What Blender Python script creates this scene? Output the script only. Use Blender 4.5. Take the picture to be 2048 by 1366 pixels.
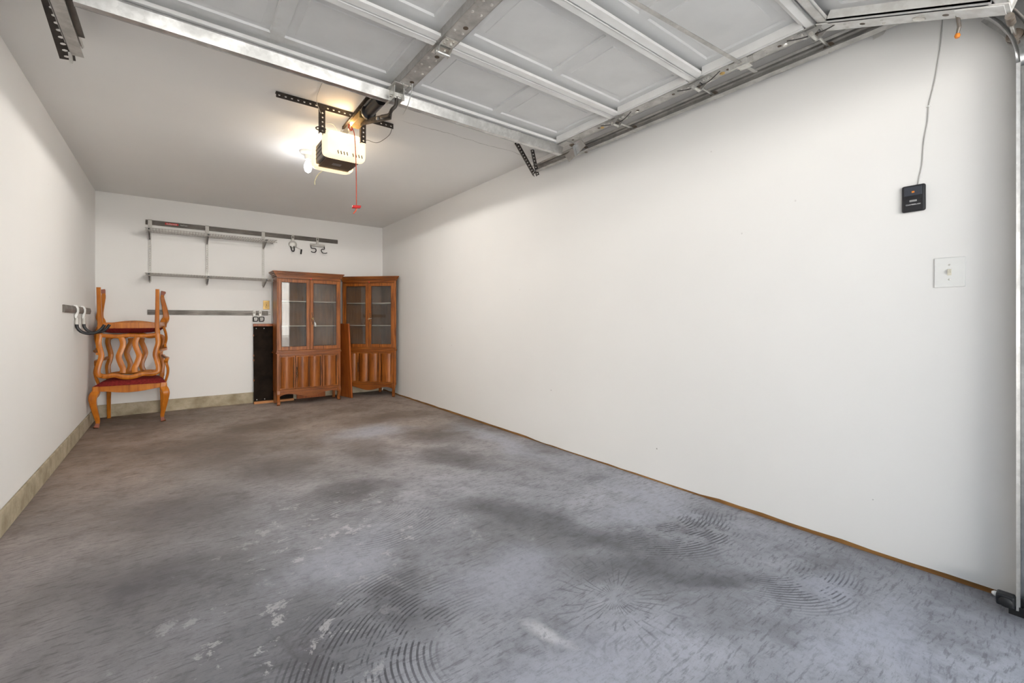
import bpy, math, random
from mathutils import Vector, Matrix
random.seed(7)
for o in list(bpy.data.objects):
    bpy.data.objects.remove(o)
S = bpy.context.scene
COL = S.collection
PI = math.pi
# room: x across (left wall -0.694, right wall 2.55), y into the garage (back wall 6.639), z up (ceiling 2.5)
L, R, D, H = -0.694, 2.55, 6.639, 2.5

# ------------------------------------------------------------ camera, sky, exposure
cam = bpy.data.objects.new('camera', bpy.data.cameras.new('camera'))
COL.objects.link(cam)
cam.location = (0, 0, 1.0737)
cam.rotation_euler = (PI/2, 0, -math.radians(37.336))
cam.data.sensor_width = 36
cam.data.lens = 884.42*36/2048
cam.data.shift_y = -42/2048
cam.data.clip_start = 0.02
S.camera = cam
W = bpy.data.worlds.new('world'); S.world = W; W.use_nodes = True
bg = W.node_tree.nodes['Background']
bg.inputs[0].default_value = (0.62, 0.80, 1.0, 1)
bg.inputs[1].default_value = 0.9
# sun stands behind the house: it lights the driveway and an unseen house front across the street
sun = bpy.data.objects.new('sun', bpy.data.lights.new('sun', 'SUN')); COL.objects.link(sun)
sun.data.energy = 44; sun.data.angle = .01; sun.data.color = (1, .97, .935)
sun.rotation_euler = (math.radians(-58), 0, math.radians(12))
S.view_settings.view_transform = 'Standard'
S.view_settings.look = 'None'
S.view_settings.gamma = 1
S.view_settings.use_curve_mapping = False
S.view_settings.exposure = 0.0
BULB_W, OPENER_W = 52.0, 4.0
LENS_E, BULB_E = 4.5, 12.0

# ------------------------------------------------------------ materials
MATS = {}
class NT:
    def __init__(s, name):
        s.m = bpy.data.materials.new(name); s.m.use_nodes = True
        s.t = s.m.node_tree; s.b = s.t.nodes['Principled BSDF']
        MATS[name] = s.m
    def n(s, typ, **kw):
        x = s.t.nodes.new(typ)
        for k, v in kw.items(): setattr(x, k, v)
        return x
    def link(s, a, b): s.t.links.new(a, b)
    def setin(s, sock, v):
        if hasattr(v, 'links') or isinstance(v, bpy.types.NodeSocket): s.link(v, sock)
        else: sock.default_value = v
    def math(s, op, a, b=0.0, c=None, clamp=False):
        x = s.n('ShaderNodeMath', operation=op, use_clamp=clamp)
        s.setin(x.inputs[0], a); s.setin(x.inputs[1], b)
        if c is not None: s.setin(x.inputs[2], c)
        return x.outputs[0]
    def vmath(s, op, a, b=(0, 0, 0)):
        x = s.n('ShaderNodeVectorMath', operation=op)
        s.setin(x.inputs[0], a)
        if op == 'SCALE': s.setin(x.inputs['Scale'], b)
        else: s.setin(x.inputs[1], b)
        return x.outputs['Value'] if op in ('LENGTH', 'DISTANCE', 'DOT_PRODUCT') else x.outputs[0]
    def pos(s): return s.n('ShaderNodeNewGeometry').outputs['Position']
    def obj(s): return s.n('ShaderNodeTexCoord').outputs['Object']
    def noise(s, vec, scale, detail=4, rough=.55, dist=0.0, color=False):
        x = s.n('ShaderNodeTexNoise'); s.link(vec, x.inputs['Vector'])
        x.inputs['Scale'].default_value = scale; x.inputs['Detail'].default_value = detail
        x.inputs['Roughness'].default_value = rough; x.inputs['Distortion'].default_value = dist
        return x.outputs['Color' if color else 'Fac']
    def smooth(s, v, a, b, lo=0.0, hi=1.0):
        x = s.n('ShaderNodeMapRange', interpolation_type='SMOOTHSTEP')
        s.setin(x.inputs[0], v)
        x.inputs[1].default_value = a; x.inputs[2].default_value = b
        x.inputs[3].default_value = lo; x.inputs[4].default_value = hi
        return x.outputs[0]
    def mix(s, fac, a, b, blend='MIX'):
        x = s.n('ShaderNodeMix', data_type='RGBA', blend_type=blend)
        s.setin(x.inputs[0], fac); s.setin(x.inputs[6], a); s.setin(x.inputs[7], b)
        return x.outputs[2]
    def ramp(s, v, stops):
        x = s.n('ShaderNodeValToRGB'); s.link(v, x.inputs[0])
        e = x.color_ramp.elements
        while len(e) < len(stops): e.new(.5)
        for i, (p, c) in enumerate(stops): e[i].position = p; e[i].color = c
        return x.outputs[0]
    def bump(s, h, strength=.3, dist=.01):
        x = s.n('ShaderNodeBump'); s.link(h, x.inputs['Height'])
        x.inputs['Strength'].default_value = strength; x.inputs['Distance'].default_value = dist
        s.link(x.outputs[0], s.b.inputs['Normal'])
    def col(s, c): s.setin(s.b.inputs['Base Color'], c)
    def rough(s, v): s.setin(s.b.inputs['Roughness'], v)
    def metal(s, v): s.b.inputs['Metallic'].default_value = v
    def spec(s, v): s.b.inputs['Specular IOR Level'].default_value = v

def lin(r, g, b):
    f = lambda c: (c/255/12.92) if c/255 <= .04045 else ((c/255+.055)/1.055)**2.4
    return (f(r), f(g), f(b), 1)

def simple(name, rgb, rough=.5, metal=0.0, var=.12, scale=18.0, bump=0.0, spec=.5):
    m = NT(name); p = m.obj()
    n = m.noise(p, scale, 4)
    c2 = tuple(x*(1-var) for x in rgb[:3])+(1,)
    m.col(m.mix(m.smooth(n, .3, .7), rgb, c2)); m.rough(rough); m.metal(metal); m.spec(spec)
    if bump: m.bump(m.noise(p, scale*4, 3), bump, .002)
    return m.m

def wall_mat(name, rgb, marks=True):
    m = NT(name); p = m.pos()
    big = m.noise(p, .9, 3)
    c = m.mix(m.smooth(big, .3, .7), rgb, tuple(x*.97 for x in rgb[:3])+(1,))
    if marks:
        v = m.n('ShaderNodeTexVoronoi'); m.link(p, v.inputs['Vector']); v.inputs['Scale'].default_value = 3.4
        dd = m.math('SUBTRACT', v.outputs['Distance'], m.math('MULTIPLY', m.noise(p, 90, 2), .018))
        spot = m.smooth(dd, .004, .012, 1, 0)
        z = m.n('ShaderNodeSeparateXYZ'); m.link(p, z.inputs[0])
        low = m.smooth(z.outputs[2], .2, 1.5, 1, .25)
        c = m.mix(m.math('MULTIPLY', spot, m.math('MULTIPLY', low, .7)), c, lin(110, 104, 98))
        # faint scuffs in short strokes
        mp = m.n('ShaderNodeMapping'); m.link(p, mp.inputs[0]); mp.inputs['Scale'].default_value = (5, 5, 1.6)
        mp.inputs['Rotation'].default_value = (.5, .3, 0)
        sc = m.smooth(m.noise(mp.outputs[0], 3.2, 7, .72), .70, .78)
        c = m.mix(m.math('MULTIPLY', sc, m.math('MULTIPLY', low, .35)), c, lin(150, 145, 140))
    else:
        # taped joint: a thin wandering crack running across near the opener
        wv = m.vmath('ADD', p, m.vmath('SCALE', m.vmath('SUBTRACT', m.noise(p, 5, 4, color=True), (.5, .5, .5)), .10))
        sp = m.n('ShaderNodeSeparateXYZ'); m.link(wv, sp.inputs[0])
        dl = m.math('ABSOLUTE', m.math('SUBTRACT', sp.outputs[1], 2.98))
        ln = m.math('MULTIPLY', m.smooth(dl, .001, .006, 1, 0), m.smooth(sp.outputs[0], 1.25, 1.4))
        c = m.mix(m.math('MULTIPLY', ln, .45), c, lin(120, 114, 106))
    m.col(c); m.rough(.75); m.spec(.25)
    m.bump(m.noise(p, 160, 3), .06, .002)
    return m.m

wall_mat('wall_paint', (.86, .85, .832, 1))
wall_mat('ceiling_paint', (.86, .85, .832, 1), False)


def floor_mat():
    m = NT('concrete_floor'); p = m.pos()
    def warp(scale, amt, det=3): return m.vmath('ADD', p, m.vmath('SCALE', m.vmath('SUBTRACT', m.noise(p, scale, det, .6, color=True), (.5, .5, .5)), amt))
    q = warp(2.0, .65, 5); q0 = warp(5, .10); qs = warp(1.6, .10, 1)
    def mx(a, b): return m.math('MAXIMUM', a, b)
    def mul(a, b): return m.math('MULTIPLY', a, b)
    def blob(x, y, rx, ry, ang=0.0, src=q, soft=.15):
        mp = m.n('ShaderNodeMapping', vector_type='TEXTURE'); m.link(src, mp.inputs[0])
        mp.inputs['Location'].default_value = (x, y, 0); mp.inputs['Rotation'].default_value = (0, 0, ang)
        mp.inputs['Scale'].default_value = (rx, ry, 40)
        return m.smooth(m.vmath('LENGTH', mp.outputs[0]), soft, 1.0, 1, 0)
    def strokes(ang, sx, sy, sc, wrp=True):
        mp = m.n('ShaderNodeMapping'); m.link(qs, mp.inputs[0])
        mp.inputs['Rotation'].default_value = (0, 0, ang); mp.inputs['Scale'].default_value = (sx, sy, 1)
        return m.noise(mp.outputs[0], sc, 6, .72)
    n1 = m.noise(q, .9, 6, .6); n2 = m.noise(q0, 5.0, 8, .70); n3 = m.noise(p, 26, 7, .75)
    s1 = strokes(.45, 2, 12, 6.0); s2 = strokes(-.5, 2, 12, 6.0)
    c = m.ramp(n1, [(.32, lin(134, 134, 139)), (.50, lin(168, 170, 178)), (.66, lin(192, 194, 204))])
    c = m.mix(mul(m.smooth(n2, .47, .68), .46), c, lin(122, 121, 126))
    c = m.mix(mul(m.smooth(n2, .28, .42, 1, 0), .45), c, lin(194, 195, 202))
    c = m.mix(mul(m.smooth(s1, .52, .62), .50), c, lin(104, 103, 107))
    c = m.mix(mul(mul(m.smooth(s2, .54, .68), m.smooth(n1, .45, .6)), .40), c, lin(122, 121, 126))
    # lamps' warm cast painted into the far floor; warm tint along the left wall
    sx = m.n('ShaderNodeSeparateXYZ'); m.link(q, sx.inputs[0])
    warm_cast = m.smooth(sx.outputs[1], 1.9, 5.0)
    c = m.mix(mul(warm_cast, .85), c, lin(232, 205, 176), 'MULTIPLY')
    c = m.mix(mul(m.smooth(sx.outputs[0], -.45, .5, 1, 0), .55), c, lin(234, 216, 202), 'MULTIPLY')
    # old tyre, oil and dirt stains
    dk = None
    for a in [(-.02, 2.2, .55, .8, .3), (.25, 1.6, .55, .5, 0), (.15, 3.05, .55, .7, .2), (.25, 4.4, .6, .85, 0), (.65, 5.05, .5, .4, 0), (.5, 3.6, .4, .6, 0),
              (1.62, 1.62, .20, .85, .30), (1.50, 2.0, .25, .6, .5), (1.9, 4.75, .65, .42, 0), (1.95, 3.75, .45, .65, 0), (1.72, 3.0, .28, .7, .3), (1.3, 3.6, .35, .5, 0),
              (1.62, 1.15, .42, .22, -.6), (.72, 1.66, .2, .3, 0), (1.75, .95, .4, .14, -.5), (.9, 2.85, .5, .25, 0)]:
        b = blob(*a); dk = b if dk is None else mx(dk, b)
    dkm = mul(dk, m.smooth(n2, .28, .62, .98, .50))
    c = m.mix(mul(dkm, .92), c, m.mix(warm_cast, lin(84, 83, 88), lin(90, 74, 60)))  # stains take the painted warm cast too, towards the back
    # worn pale zones
    lt = None
    for a in [(1.14, 1.50, .36, .32, .3), (2.05, 1.55, .22, .22, 0), (2.05, .62, .24, .14, .3), (.60, 2.05, .45, .28, .4), (1.5, 4.2, .5, .4, 0), (2.3, 3.1, .22, 1.2, 0), (2.3, 1.6, .2, .6, 0), (1.0, .95, .45, .25, -.4), (1.9, .42, .5, .12, -.3)]:
        b = blob(*a); lt = b if lt is None else mx(lt, b)
    c = m.mix(mul(lt, .62), c, lin(188, 191, 204))
    # chipped pale flecks
    fl = mul(m.smooth(m.noise(q0, 8, 6, .74), .57, .62), mx(blob(.75, 2.3, .85, .75), blob(.3, 1.6, .6, .6)))
    c = m.mix(mul(fl, .65), c, lin(214, 212, 216))
    wp = mul(blob(1.02, 1.13, .040, .15, .30, q0, .2), m.smooth(n3, .35, .55))
    c = m.mix(mul(wp, .8), c, lin(226, 226, 230))
    # turning-tyre marks: groups of thin broken arcs
    for (cx, cy, r0, r1, mxx, mxy, mr, fr, amt) in [(.86, 1.18, .18, .78, .50, 1.52, .52, 330, .85), (2.12, 1.62, .22, .66, 1.98, 1.20, .46, 340, .80), (2.2, 1.75, .3, .75, 2.2, 1.22, .34, 300, .5),
                                              (2.15, 1.0, .18, .55, 2.02, .64, .32, 380, .75), (2.35, 2.3, .1, .45, 2.15, 2.02, .28, 330, .6), (.9, 2.2, .2, .9, .85, 2.8, .45, 260, .4), (.85, 2.6, .1, .7, .95, 2.15, .4, 320, .35)]:
        d = m.vmath('DISTANCE', m.vmath('MULTIPLY', qs, (1, 1, 0)), (cx, cy, 0))
        w = m.math('SINE', m.math('ADD', mul(d, fr), mul(m.noise(p, 2.5, 2), 9.0)))
        ring = mul(m.smooth(d, r0, r0+.08), m.smooth(d, r1-.15, r1, 1, 0))
        br = m.smooth(m.noise(q0, 6, 5, .72), .44, .54)
        k = mul(mul(m.smooth(w, .05, .75), ring), mul(br, blob(mxx, mxy, mr, mr, 0, q0, .35)))
        c = m.mix(mul(k, amt), c, lin(76, 76, 82))
    # star of drag marks
    dv = m.vmath('SUBTRACT', qs, (1.36, 1.12, 0)); sp = m.n('ShaderNodeSeparateXYZ'); m.link(dv, sp.inputs[0])
    at = m.math('ARCTAN2', sp.outputs[1], sp.outputs[0])
    w = m.math('SINE', m.math('ADD', mul(at, 34), mul(m.noise(p, 4, 2), 16)))
    k = mul(mul(m.smooth(w, .6, .95), m.smooth(m.vmath('LENGTH', mul(dv, 1.0) if False else dv), .04, .42, .6, 0)), m.smooth(m.noise(q0, 14, 4), .46, .56))
    c = m.mix(k, c, lin(88, 88, 92))
    # fine grain
    c = m.mix(mul(m.smooth(n3, .46, .66), .28), c, lin(108, 107, 111))
    c = m.mix(mul(m.smooth(m.noise(p, 140, 2, .5), .62, .72), .30), c, lin(90, 88, 88))
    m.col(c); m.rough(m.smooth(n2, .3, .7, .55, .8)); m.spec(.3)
    h = m.math('ADD', m.noise(p, 60, 5, .7), mul(n2, .6))
    m.bump(h, .22, .004)
floor_mat()

def curb_mat():
    m = NT('curb_concrete'); p = m.pos()
    n = m.noise(p, 7, 6, .65)
    c = m.ramp(n, [(.3, lin(146, 134, 110)), (.55, lin(180, 168, 144)), (.75, lin(200, 190, 172))])
    pit = m.smooth(m.noise(p, 45, 4, .7), .64, .72)
    c = m.mix(m.math('MULTIPLY', pit, .6), c, lin(78, 70, 58))
    m.col(c); m.rough(.9); m.bump(m.noise(p, 50, 5), .5, .006)
curb_mat()

def wood_mat(name, a, b, cdk, rough=.34, axis=2, sc=1.0):
    m = NT(name); p = m.obj()
    mp = m.n('ShaderNodeMapping'); m.link(p, mp.inputs[0])
    s = [24*sc, 24*sc, 24*sc]; s[axis] = 1.6*sc; mp.inputs['Scale'].default_value = s
    g = m.noise(mp.outputs[0], 1.6, 7, .62, .6)
    big = m.noise(p, 4.5, 3)
    c = m.ramp(g, [(.30, cdk), (.47, b), (.68, a)])
    c = m.mix(m.math('MULTIPLY', m.smooth(big, .4, .7), .35), c, cdk)
    m.col(c); m.rough(rough); m.bump(g, .05, .002)
    m.spec(.35); m.b.inputs['Coat Weight'].default_value = .05
    m.b.inputs['Coat Roughness'].default_value = .25
wood_mat('walnut', lin(174, 104, 42), lin(142, 78, 26), lin(84, 42, 14), .32)
wood_mat('walnut_across', lin(160, 94, 38), lin(130, 70, 24), lin(74, 37, 13), .32, axis=0)
wood_mat('walnut_inside', lin(132, 92, 58), lin(112, 76, 46), lin(80, 52, 32), .6)
wood_mat('walnut_groove', lin(70, 38, 16), lin(56, 30, 12), lin(40, 20, 8), .5)
wood_mat('maple_orange', lin(202, 124, 36), lin(180, 104, 24), lin(134, 70, 14), .28, 2, .6)
wood_mat('leaf_orange', lin(178, 98, 40), lin(158, 82, 30), lin(122, 60, 24), .35)
wood_mat('pine_strip', lin(206, 150, 98), lin(190, 132, 82), lin(150, 96, 54), .6, 0)
wood_mat('sill_wood', lin(168, 124, 72), lin(146, 104, 56), lin(96, 62, 32), .8, 1, .5)

def metal_mat(name, a, b, rough, metal=1.0, scale=9.0, rust=0.0, spang=0.0):
    m = NT(name); p = m.obj()
    n = m.noise(p, scale, 5, .6)
    c = m.mix(m.smooth(n, .35, .65), a, b)
    if spang:
        v = m.n('ShaderNodeTexVoronoi'); m.link(p, v.inputs['Vector']); v.inputs['Scale'].default_value = spang
        sp = m.n('ShaderNodeSeparateColor'); m.link(v.outputs['Color'], sp.inputs[0])
        c = m.mix(m.math('MULTIPLY', sp.outputs[0], .25), c, tuple(x*.6 for x in b[:3])+(1,))
    if rust:
        r = m.smooth(m.noise(p, 26, 5, .65), .62, .70)
        c = m.mix(m.math('MULTIPLY', r, rust), c, lin(140, 84, 40))
    m.col(c); m.rough(m.smooth(n, .3, .7, rough, rough+.14)); m.metal(metal)
metal_mat('galvanised', (.70, .70, .69, 1), (.52, .52, .51, 1), .30, .9, spang=60)
metal_mat('galvanised_dull', (.60, .585, .56, 1), (.46, .45, .43, 1), .42, .7, rust=.12, spang=50)
metal_mat('painted_steel', (.88, .875, .86, 1), (.82, .81, .79, 1), .45, 0, 5, rust=.0)
metal_mat('painted_steel_worn', (.84, .83, .80, 1), (.72, .70, .66, 1), .5, 0, 22, rust=.30)
metal_mat('zinc', (.78, .77, .74, 1), (.62, .60, .56, 1), .28, .9, 25, rust=.12)
metal_mat('rusty_steel', (.30, .27, .24, 1), (.22, .17, .13, 1), .5, .7, 40, rust=.8)
metal_mat('perforated_steel', (.055, .045, .038, 1), (.035, .028, .024, 1), .45, .3, 12)
metal_mat('rail_bronze', (.15, .135, .12, 1), (.10, .09, .08, 1), .33, .6, 5)
metal_mat('black_steel', (.02, .02, .022, 1), (.03, .028, .028, 1), .35, .3, 12)
metal_mat('satin_nickel', (.60, .59, .56, 1), (.50, .48, .45, 1), .45, .35, 12)
metal_mat('shelf_wire', (.46, .44, .41, 1), (.36, .34, .32, 1), .45, .3, 12)
metal_mat('brass', (.62, .42, .16, 1), (.50, .33, .11, 1), .4, .5, 12)
metal_mat('dark_brass', (.07, .045, .02, 1), (.03, .02, .01, 1), .4, .6, 60)
def skin_mat():
    m = NT('door_skin'); p = m.obj()
    mp = m.n('ShaderNodeMapping'); m.link(p, mp.inputs[0]); mp.inputs['Scale'].default_value = (2, 60, 1)
    g = m.noise(mp.outputs[0], 3, 4, .6)
    n = m.noise(p, 3.5, 4)
    c = m.mix(m.smooth(n, .35, .7), (.74, .74, .735, 1), (.68, .68, .675, 1))
    st = m.smooth(m.noise(p, 2.3, 6, .65), .58, .72)
    c = m.mix(m.math('MULTIPLY', st, .25), c, lin(150, 132, 108))
    m.col(c); m.rough(.5); m.bump(g, .08, .002)
skin_mat()
simple('black_plastic', (.016, .016, .019, 1), .38)
simple('charcoal_plastic', (.045, .05, .065, 1), .4)
simple('grey_plastic', (.22, .20, .18, 1), .5)
simple('brown_plastic', (.10, .065, .04, 1), .5)
simple('white_plastic', (.82, .82, .80, 1), .35, var=.03)
simple('ivory_plastic', (.72, .68, .56, 1), .4, var=.05)
simple('velvet_red', lin(140, 48, 46), .9, var=.4, scale=60, bump=.3, spec=.1)
simple('seat_underside', lin(196, 184, 176), .9)
simple('foot_tip', lin(150, 92, 74), .6)
simple('cord_red', lin(214, 96, 70), .8)
simple('handle_red', lin(205, 22, 18), .45)
simple('sticker_red', lin(226, 62, 50), .6)
simple('text_white', (.8, .8, .8, 1), .6, var=0)
simple('text_grey', (.35, .35, .35, 1), .6, var=0)
simple('leaf_black', lin(40, 31, 24), .8, var=.6, scale=8, spec=.12)
simple('wire_grey', (.52, .51, .49, 1), .6)
simple('wire_dark', (.06, .055, .05, 1), .6)
simple('cream_cord', lin(206, 198, 160), .6)
simple('orange_lamp', lin(236, 140, 40), .4)
simple('driveway_concrete', (.64, .63, .61, 1), .9, scale=3)
simple('street_facade', (.80, .79, .77, 1), .9, scale=.6, var=.1)

def glow(name, col, e):
    m = NT(name); p = m.obj()
    m.col(col); m.rough(.4)
    n = m.noise(p, 14, 3)
    m.setin(m.b.inputs['Emission Color'], col)
    m.setin(m.b.inputs['Emission Strength'], m.smooth(n, .2, .8, e*.8, e*1.1))
glow('lens_glow', (1.0, .84, .58, 1), LENS_E*.2)
glow('bulb_glow', (.95, .97, 1.0, 1), BULB_E)

def glass_mat():
    m = NT('pane_glass'); t = m.t
    tr = m.n('ShaderNodeBsdfTransparent'); tr.inputs[0].default_value = (.93, .93, .91, 1)
    gl = m.n('ShaderNodeBsdfGlossy'); gl.inputs['Roughness'].default_value = .02
    fr = m.n('ShaderNodeFresnel'); fr.inputs['IOR'].default_value = 1.5
    sm = m.noise(m.obj(), 6, 4)
    df = m.n('ShaderNodeBsdfDiffuse'); df.inputs[0].default_value = (.7, .68, .65, 1)
    mx1 = m.n('ShaderNodeMixShader'); m.link(m.smooth(sm, .35, .8, .015, .06), mx1.inputs[0])
    m.link(tr.outputs[0], mx1.inputs[1]); m.link(df.outputs[0], mx1.inputs[2])
    mx = m.n('ShaderNodeMixShader'); m.link(m.math('MULTIPLY', fr.outputs[0], 1.0), mx.inputs[0])
    m.link(mx1.outputs[0], mx.inputs[1]); m.link(gl.outputs[0], mx.inputs[2])
    m.link(mx.outputs[0], t.nodes['Material Output'].inputs[0])
glass_mat()
def clear_plastic():
    m = NT('clear_plastic'); m.col((.8, .8, .78, 1)); m.rough(.2)
    m.setin(m.b.inputs['Alpha'], m.smooth(m.noise(m.obj(), 40, 2), .3, .7, .35, .75))
clear_plastic()

# ------------------------------------------------------------ mesh helpers
ORG = {}
def frame_of(t):
    t = t.normalized(); up = Vector((0, 0, 1)) if abs(t.z) < .9 else Vector((0, 1, 0))
    a = t.cross(up).normalized(); return a, a.cross(t).normalized()
class MB:
    def __init__(s): s.v = []; s.f = []
    def add(s, vs, fs):
        k = len(s.v); s.v += [Vector(p) for p in vs]; s.f += [tuple(i+k for i in f) for f in fs]; return s
    def box(s, x0, x1, y0, y1, z0, z1):
        return s.add([(x, y, z) for z in (z0, z1) for y in (y0, y1) for x in (x0, x1)],
                     [(0, 2, 3, 1), (4, 5, 7, 6), (0, 1, 5, 4), (2, 6, 7, 3), (0, 4, 6, 2), (1, 3, 7, 5)])
    def obox(s, c, ax, ay, az):
        c = Vector(c); ax = Vector(ax); ay = Vector(ay); az = Vector(az)
        return s.add([c+i*ax+j*ay+k*az for k in (-1, 1) for j in (-1, 1) for i in (-1, 1)],
                     [(0, 2, 3, 1), (4, 5, 7, 6), (0, 1, 5, 4), (2, 6, 7, 3), (0, 4, 6, 2), (1, 3, 7, 5)])
    def bar(s, a, b, w, h, up=None):
        a = Vector(a); b = Vector(b); t = b-a
        if up is None: n1, n2 = frame_of(t)
        else:
            n1 = t.cross(Vector(up)).normalized(); n2 = n1.cross(t).normalized()
        return s.obox((a+b)/2, t/2, n1*w/2, n2*h/2)
    def tube(s, path, r, n=8, closed=False, caps=True):
        P = [Vector(p) for p in path]; m = len(P); rs = r if hasattr(r, '__len__') else [r]*m
        T = []
        for i in range(m):
            a = P[(i-1) % m] if (closed or i > 0) else P[0]; b = P[(i+1) % m] if (closed or i < m-1) else P[-1]
            T.append((b-a).normalized())
        a1, a2 = frame_of(T[0]); vs = []
        for i in range(m):
            if i:
                q = T[i-1].rotation_difference(T[i]); a1 = q @ a1
            a1 = (a1-T[i]*a1.dot(T[i])).normalized(); a2 = T[i].cross(a1)
            vs += [P[i]+(a1*math.cos(2*PI*k/n)+a2*math.sin(2*PI*k/n))*rs[i] for k in range(n)]
        fs = []
        for i in range(m if closed else m-1):
            j = (i+1) % m
            fs += [(i*n+k, i*n+(k+1) % n, j*n+(k+1) % n, j*n+k) for k in range(n)]
        if caps and not closed:
            fs += [tuple(range(n))[::-1], tuple((m-1)*n+k for k in range(n))]
        return s.add(vs, fs)
    def ribbon(s, path, ws, ds, wdir):
        """solid strip: rectangular section, width ws along wdir-ish, depth ds across"""
        P = [Vector(p) for p in path]; m = len(P); wd = Vector(wdir)
        ws = ws if hasattr(ws, '__len__') else [ws]*m; ds = ds if hasattr(ds, '__len__') else [ds]*m
        vs = []
        for i in range(m):
            t = (P[min(i+1, m-1)]-P[max(i-1, 0)]).normalized()
            dn = t.cross(wd).normalized(); w = dn.cross(t).normalized()
            a = w*ws[i]/2; b = dn*ds[i]/2; k = .72
            vs += [P[i]+a*k+b, P[i]+a+b*k, P[i]+a-b*k, P[i]+a*k-b, P[i]-a*k-b, P[i]-a-b*k, P[i]-a+b*k, P[i]-a*k+b]
        fs = []
        for i in range(m-1):
            fs += [(i*8+k, i*8+(k+1) % 8, i*8+8+(k+1) % 8, i*8+8+k) for k in range(8)]
        fs += [tuple(range(8))[::-1], tuple((m-1)*8+k for k in range(8))]
        return s.add(vs, fs)
    def lathe(s, prof, c, axis=(0, 0, 1), n=24):
        c = Vector(c); ax = Vector(axis).normalized(); a1, a2 = frame_of(ax)
        vs = []
        for (r, h) in prof:
            vs += [c+ax*h+(a1*math.cos(2*PI*k/n)+a2*math.sin(2*PI*k/n))*r for k in range(n)]
        fs = []
        for i in range(len(prof)-1):
            fs += [(i*n+k, i*n+(k+1) % n, (i+1)*n+(k+1) % n, (i+1)*n+k) for k in range(n)]
        fs += [tuple(range(n))[::-1], tuple((len(prof)-1)*n+k for k in range(n))]
        return s.add(vs, fs)
    def cyl(s, a, b, r, n=12):
        return s.tube([a, b], r, n)
    def prism(s, poly, o, u, v, d):
        """polygon in (u,v) plane at o, extruded by vector d"""
        o = Vector(o); u = Vector(u); v = Vector(v); d = Vector(d); n = len(poly)
        vs = [o+u*a+v*b for a, b in poly]; vs += [p+d for p in vs]
        fs = [tuple(range(n))[::-1], tuple(range(n, 2*n))]+[(i, (i+1) % n, n+(i+1) % n, n+i) for i in range(n)]
        return s.add(vs, fs)
    def profile(s, prof, path):
        """open profile polyline [(list of points per station)] -> sheet; path gives one list of points per station"""
        n = len(path[0]); vs = [p for st in path for p in st]; fs = []
        for i in range(len(path)-1):
            fs += [(i*n+k, i*n+k+1, (i+1)*n+k+1, (i+1)*n+k) for k in range(n-1)]
        return s.add(vs, fs)
    def perf(s, a, u, v, n, r, rows=1):
        """perforated strip from a along u (whole length) and v (width): n holes per row"""
        a = Vector(a); u = Vector(u)/n; v = Vector(v)/rows; ul = u.normalized(); vl = v.normalized()
        for j in range(rows):
            for i in range(n):
                o = a+u*i+v*j; c = o+u/2+v/2
                sq = [o, o+u/2, o+u, o+u+v/2, o+u+v, o+u/2+v, o+v, o+v/2]
                ho = []
                for k in range(8):
                    an = -3*PI/4+k*PI/4
                    ho.append(c+ul*r*math.cos(an)+vl*r*math.sin(an))
                s.add(sq+ho, [(k, (k+1) % 8, 8+(k+1) % 8, 8+k) for k in range(8)])
        return s
    def build(s, name, mat, parent=None, smooth=False, bevel=0.0, solid=0.0, local=False, seg=2):
        me = bpy.data.meshes.new(name)
        off = Vector((0, 0, 0))
        if parent is not None and not local: off = ORG.get(parent, Vector((0, 0, 0)))
        me.from_pydata([tuple(p-off) for p in s.v], [], s.f)
        import bmesh
        bm = bmesh.new(); bm.from_mesh(me); bmesh.ops.recalc_face_normals(bm, faces=bm.faces); bm.to_mesh(me); bm.free()
        me.materials.append(MATS[mat])
        if smooth:
            for p in me.polygons: p.use_smooth = True
        o = bpy.data.objects.new(name, me); COL.objects.link(o)
        if parent is not None: o.parent = parent; ORG[o] = off
        if solid:
            md = o.modifiers.new('solid', 'SOLIDIFY'); md.thickness = solid; md.offset = 0
        if bevel:
            md = o.modifiers.new('bevel', 'BEVEL'); md.width = bevel; md.segments = seg; md.limit_method = 'ANGLE'; md.angle_limit = .6
        if smooth:
            me.set_sharp_from_angle(angle=.7)
        return o
def tag(o, label, cat, group=None):
    o['label'] = label; o['category'] = cat
    if group: o['group'] = group
    return o
def struct(o): o['kind'] = 'structure'; return o
def thing(name, label, cat, loc, rot=(0, 0, 0), group=None):
    o = bpy.data.objects.new(name, None); COL.objects.link(o); o.empty_display_size = .05
    o.location = loc; o.rotation_euler = rot; ORG[o] = Vector(loc)
    return tag(o, label, cat, group)
def local(o): ORG[o] = Vector((0, 0, 0)); return o
def copy_tree(o, parent=None):
    c = o.copy(); COL.objects.link(c)
    if parent is not None: c.parent = parent
    for ch in o.children: copy_tree(ch, c)
    return c
def spline(pts, n=6):
    P = [Vector(p) for p in pts]; out = []
    for i in range(len(P)-1):
        p0 = P[max(i-1, 0)]; p1 = P[i]; p2 = P[i+1]; p3 = P[min(i+2, len(P)-1)]
        for k in range(n):
            t = k/n
            out.append(.5*((2*p1)+(p2-p0)*t+(2*p0-5*p1+4*p2-p3)*t*t+(3*p1-p0-3*p2+p3)*t**3))
    out.append(P[-1]); return out
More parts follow.
